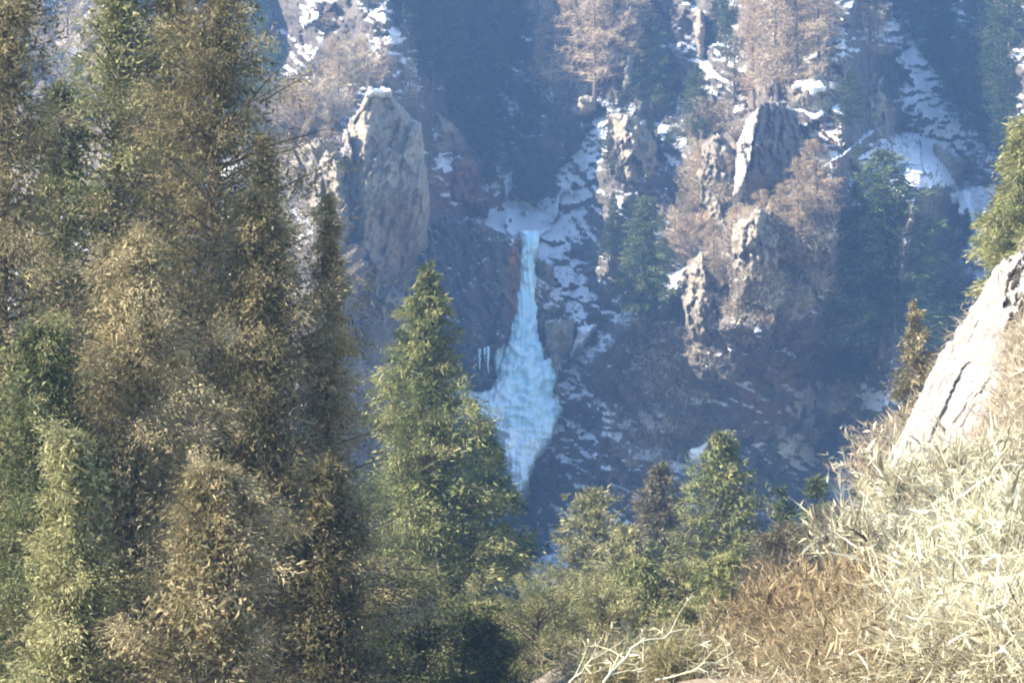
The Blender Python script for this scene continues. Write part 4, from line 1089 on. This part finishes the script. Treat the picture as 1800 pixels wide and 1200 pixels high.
# ------------------------------------------------------------------ the right slope: bleached thicket
def thicket(name, n, seed, mat, region, lo, hi, w, label, up=0.6, segs=3):
    r = np.random.default_rng(seed)
    P = np.array(region, float); lo_, hi_ = P.min(0), P.max(0)
    q = lo_ + (hi_ - lo_) * r.random((n * 3, 2)); q = q[inside(q[:, 0], q[:, 1], region)][:n]
    px = q[:, 0]; Y = ground_depth(q[:, 0], q[:, 1])
    p = ground(px, Y); m = len(p)
    p[:, 2] += r.uniform(0, 0.5, m) ** 1.5
    d = unit(r.normal(size=(m, 3)) * [1, 0.8, 0.8] + [-0.15, -0.3, up])
    tint = np.clip(0.5 + 0.35 * noise2(q[:, 0] / 30, q[:, 1] / 30, seed) + r.normal(0, 0.22, m), 0, 1)
    L = r.uniform(lo, hi, m) / segs; ww = w * r.uniform(0.5, 1.4, m) * (Y / 40)
    B = Bag()
    for k in range(segs):
        e = p + d * L[:, None]
        B.sticks(p, e, ww * (1 - k * 0.28), ww * (0.72 - k * 0.28) + 0.002, tint)
        if k:
            dd = unit(d + r.normal(0, 0.7, d.shape))
            B.blades(p, dd, L * 0.9, ww * 1.0, tint, r, 0.2)
        p = e; d = unit(d + r.normal(0, 0.62, d.shape) + [0, 0, -0.12])
    tag(link(name, B.mesh(name, mat)), label, None, None, 'stuff')
right_reg = [(1440, 950), (1540, 885), (1650, 850), (1740, 800), (1815, 745), (1815, 1215), (1580, 1215), (1560, 1090), (1440, 1000)]
thicket('bleached_thicket', 17000, 701, M_pale, right_reg, 0.4, 1.3, 0.0085, 'sun bleached tangle of dry stems covering the lower right slope')
thicket('edge_thicket', 4500, 707, M_pale, [(1812, 440), (2250, 300), (2250, 1215), (1812, 1215)], 0.6, 1.6, 0.014, 'sun bleached dry stems running on past the right edge')
thicket('brown_thicket', 5000, 702, M_shrub, [(1790, 560), (1815, 440), (1815, 900), (1640, 900), (1600, 900), (1735, 790)], 0.4, 1.3, 0.012, 'brown dry brush beside and below the pale slab')
thicket('bottom_tangle', 4500, 703, M_yel, [(900, 1165), (1320, 1160), (1320, 1215), (900, 1215)], 0.3, 0.9, 0.006, 'dry yellowish undergrowth along the bottom edge')
thicket('rusty_tangle', 5500, 706, M_rusty, [(1320, 1120), (1450, 1080), (1560, 1090), (1600, 1215), (1320, 1215)], 0.4, 1.1, 0.007, 'rusty brown undergrowth left of the bleached thicket')
thicket('dead_litter', 3500, 705, M_pale, [(900, 1150), (1250, 1140), (1600, 1165), (1600, 1225), (900, 1225)], 0.3, 0.9, 0.009, 'pale fallen twigs on the ground at the bottom edge')
thicket('slab_brush', 2500, 704, M_shrub, [(1530, 860), (1600, 740), (1690, 600), (1720, 560), (1700, 620), (1620, 760), (1570, 870)], 0.3, 1.0, 0.014, 'thin brown brush along the left edge of the pale slab')

def near_shrub(px, Y, H, R, seed, mat, label, nst=60, ntw=2600, tw=0.014, leafy=0.0, spread=0.9):
    b = ground(np.array([float(px)]), np.array([float(Y)]))[0]
    return plant('shrub', shrub(H, R, seed, nst, ntw, tw, mat, leafy=leafy, spread=spread), b, 1.0, 0.0, label, 'shrub')
near_shrub(1420, 40, 1.5, 1.3, 801, M_rusty, 'rusty brown fine twigged bush at the bottom, left of the bleached thicket', 120, 3500, leafy=1.0)
near_shrub(1510, 40, 1.7, 1.3, 802, M_rusty, 'rusty brown bush under the dark conifer clump', 120, 3500, leafy=1.0)
near_shrub(1400, 46, 1.7, 1.4, 803, M_rusty, 'tall reddish brown bush behind the bottom rusty bush', 110, 3300, leafy=1.0)
near_shrub(1440, 36, 1.5, 1.2, 821, M_rusty, 'rusty bush low in the middle of the brown bushes', 100, 3000, leafy=1.0)
near_shrub(1380, 37, 1.5, 1.2, 822, M_rusty, 'rusty bush at the left end of the brown bushes', 100, 3000, leafy=1.0)
near_shrub(1540, 33, 1.3, 1.0, 823, M_rusty, 'rusty bush touching the foot of the bleached thicket', 90, 2800, leafy=1.0)
near_shrub(1190, 30, 0.9, 0.9, 831, M_yel, 'low yellowish tuft behind the arching dead branch', 70, 2000, 0.010, 0.5)
near_shrub(1080, 31, 0.9, 0.9, 832, M_yel, 'low yellowish tuft left of the arching dead branch', 70, 2000, 0.010, 0.5)
near_shrub(1270, 31, 1.0, 0.9, 833, M_rusty, 'low rusty tuft at the bottom edge right of the arching dead branch', 70, 2000, 0.010, 0.5)
near_shrub(1480, 31, 1.4, 0.8, 804, M_rusty, 'low rusty bush at the very bottom right of centre', 80, 3000, 0.012, 0.5)
near_shrub(1350, 34, 1.5, 1.0, 805, M_rusty, 'low reddish bush at the bottom edge beside the rusty one', 80, 3000, 0.012, 0.5)
near_shrub(1560, 66, 2.4, 1.2, 806, M_shrub, 'brown leafless bush at the lower left tip of the pale slab', 60, 2600)
near_shrub(1590, 68, 2.6, 1.2, 807, M_shrub, 'brown leafless bush left of the pale slab, halfway down', 60, 2600)
near_shrub(1490, 60, 1.8, 1.2, 808, M_shrub, 'grey brown bush right of the small spruce pair', 60, 2600)
near_shrub(1530, 38, 2.2, 1.1, 809, M_pale, 'bleached arching shrub at the left edge of the thicket', 50, 1500, 0.016)
near_shrub(1640, 30, 1.7, 1.0, 810, M_pale, 'bleached shrub low in the middle of the thicket', 50, 1500, 0.014)
near_shrub(1720, 40, 2.2, 1.1, 811, M_pale, 'bleached shrub high in the middle of the thicket', 50, 1500, 0.016)
near_shrub(1780, 29, 1.8, 1.0, 812, M_pale, 'bleached shrub at the right edge of the thicket', 50, 1500, 0.014)
near_shrub(1600, 48, 2.3, 1.1, 813, M_pale, 'bleached shrub just under the pale slab', 50, 1500, 0.018)
JT(1510, 36, 975, 34, 26, 'small dark green conifer clump inside the brown bushes', 'juniper_bush', 40, M_far, 0.5, 0.35, leaf=0.1, cr=0.14)

# bent pale branches and saplings
def sapling(name, pts, r0, label, cat, mat, seed, forks=10, fl=0.8, parent=None):
    """pts: (px, py, Y) along the stem"""
    P = np.array([at(*q) for q in pts]); r = np.random.default_rng(seed)
    n = 4 * (len(P) - 1) + 1; ti = np.linspace(0, len(P) - 1, n)
    C = np.stack([np.interp(ti, np.arange(len(P)), P[:, k]) for k in range(3)], 1)
    C[1:-1] += r.normal(0, 0.02, (n - 2, 3))
    rad = r0 * (1 - 0.8 * np.linspace(0, 1, n))
    o0 = C[0].copy(); C = C - o0
    B = Bag(); B.sticks(C[:-1], C[1:], rad[:-1], rad[1:], 0.75)
    stem = B.mesh('stem', mat)
    B = Bag()
    i = r.integers(1, n, forks); a = C[i]; d0 = unit(C[np.minimum(i, n - 1)] - C[i - 1])
    d = unit(d0 + r.normal(0, 0.6, (forks, 3)))
    m1 = a + d * (fl * r.uniform(0.3, 0.6, forks))[:, None]; d2 = unit(d + r.normal(0, 0.35, d.shape))
    e = m1 + d2 * (fl * r.uniform(0.3, 0.6, forks))[:, None]
    B.sticks(a, m1, rad[i] * 0.55, rad[i] * 0.35, 0.7); B.sticks(m1, e, rad[i] * 0.35, 0.003, 0.65)
    k = forks * 8; j = r.integers(0, forks, k); s = r.random(k)
    q = m1[j] + (e - m1)[j] * s[:, None]
    B.blades(q, unit(d2[j] + r.normal(0, 0.6, (k, 3))), fl * 0.3 * r.uniform(0.4, 1, k), 0.012, 0.6, r, 0.2)
    twigs = B.mesh('twigs', mat)
    emp = bpy.data.objects.new(name, None); COL.objects.link(emp); emp.location = [float(c) for c in o0]
    link('stem', stem, emp); link('twigs', twigs, emp)['kind'] = 'stuff'
    tag(emp, label, cat)
sap = [
    ([(1775, 1160, 24), (1740, 1090, 25), (1700, 1020, 26), (1680, 940, 27), (1665, 860, 28)], 0.035, 'long pale leafless sapling leaning up through the thicket at the right', 'sapling', 16, 1.0),
    ([(1060, 1200, 24), (1110, 1140, 25), (1180, 1110, 26), (1240, 1100, 27)], 0.022, 'pale dead branch arching to the right at the bottom centre', 'branch', 12, 0.7),
    ([(1000, 1200, 26), (1040, 1160, 26), (1100, 1120, 27)], 0.016, 'thin pale dead branch left of the big arching one', 'branch', 8, 0.6),
    ([(1150, 1195, 25), (1220, 1175, 25), (1290, 1150, 26), (1310, 1180, 26)], 0.018, 'pale drooping dead branch right of the big arching one', 'branch', 10, 0.6),
    ([(1560, 860, 56), (1535, 842, 56), (1505, 828, 56), (1490, 820, 56)], 0.05, 'snag poking out left from the lower tip of the pale slab', 'branch', 8, 1.0),
    ([(1640, 1180, 26), (1600, 1110, 27), (1560, 1040, 28), (1530, 960, 30)], 0.03, 'pale stem bending left at the foot of the thicket', 'sapling', 12, 0.9),
    ([(1800, 1010, 30), (1740, 960, 31), (1660, 930, 32), (1600, 900, 34)], 0.02, 'thin dark stem crossing the upper thicket', 'sapling', 12, 0.9),
]
for k, (pts, r0, lab, cat, fk, fl) in enumerate(sap):
    sapling('sapling' if cat == 'sapling' else 'dead_branch', pts, r0, lab, cat, M_pale if k < 7 else M_grey, 900 + k, fk, fl)

# loose stones among the dry grass
def stone(px, Y, s, seed, label):
    import bmesh
    r = random.Random(seed)
    bm = bmesh.new(); bmesh.ops.create_icosphere(bm, subdivisions=3, radius=s)
    for v in bm.verts:
        c = v.co.copy()
        f = 1 + 0.22 * math.sin(c.x / s * 3 + seed) * math.cos(c.z / s * 2.6 + seed * 2) + r.uniform(-0.04, 0.04)
        v.co = Vector((c.x * f * 1.25, c.y * f, max(-0.5 * s, min(c.z * f * 0.8, 0.55 * s))))
    me = bpy.data.meshes.new('stone'); bm.to_mesh(me); bm.free(); me.materials.append(M_stone)
    b = ground(np.array([float(px)]), np.array([float(Y)]))[0]
    tag(link('stone', me, None, b + np.array([0, 0, 0.25 * s]), (0, 0, seed)), label, 'stone')
stone(1775, 24, 0.28, 3, 'pale pinkish stone in the bottom right corner')
stone(1735, 24.5, 0.2, 5, 'smaller pale stone left of the bottom right corner stone')
stone(1385, 27, 0.16, 7, 'small round pale stone under the rusty bushes')
stone(1090, 29, 0.2, 9, 'small pale stone beside the arching dead branch')
stone(1170, 28, 0.17, 11, 'pale stone under the arching dead branch')

# ------------------------------------------------------------------ haze over the whole valley
lo = GP.reshape(-1, 3).min(0); hi = GP.reshape(-1, 3).max(0)
lo2 = NP_.reshape(-1, 3).min(0); hi2 = NP_.reshape(-1, 3).max(0)
lo = np.minimum(lo, lo2) - 1.0; hi = np.maximum(hi, hi2) + 12.0
lo[1] = -12; lo[0] -= 5; hi[0] += 5
hv = np.array([[x, y, z] for x in (lo[0], hi[0]) for y in (lo[1], hi[1]) for z in (lo[2], hi[2])])
hf = np.array([[0, 1, 3, 2], [4, 6, 7, 5], [0, 4, 5, 1], [2, 3, 7, 6], [0, 2, 6, 4], [1, 5, 7, 3]])
hm = bpy.data.materials.new('valley_haze'); hm.use_nodes = True
nt = hm.node_tree; nt.nodes.clear()
out = nt.nodes.new('ShaderNodeOutputMaterial'); pv = nt.nodes.new('ShaderNodeVolumePrincipled')
pv.inputs['Color'].default_value = (0.30, 0.55, 1.0, 1)
pv.inputs['Density'].default_value = HAZE_DENSITY
pv.inputs['Anisotropy'].default_value = 0.2
nt.links.new(pv.outputs[0], out.inputs['Volume'])
hz = link('haze', mesh_from('haze', hv, hf, hm))
tag(hz, None, None, None, 'stuff')
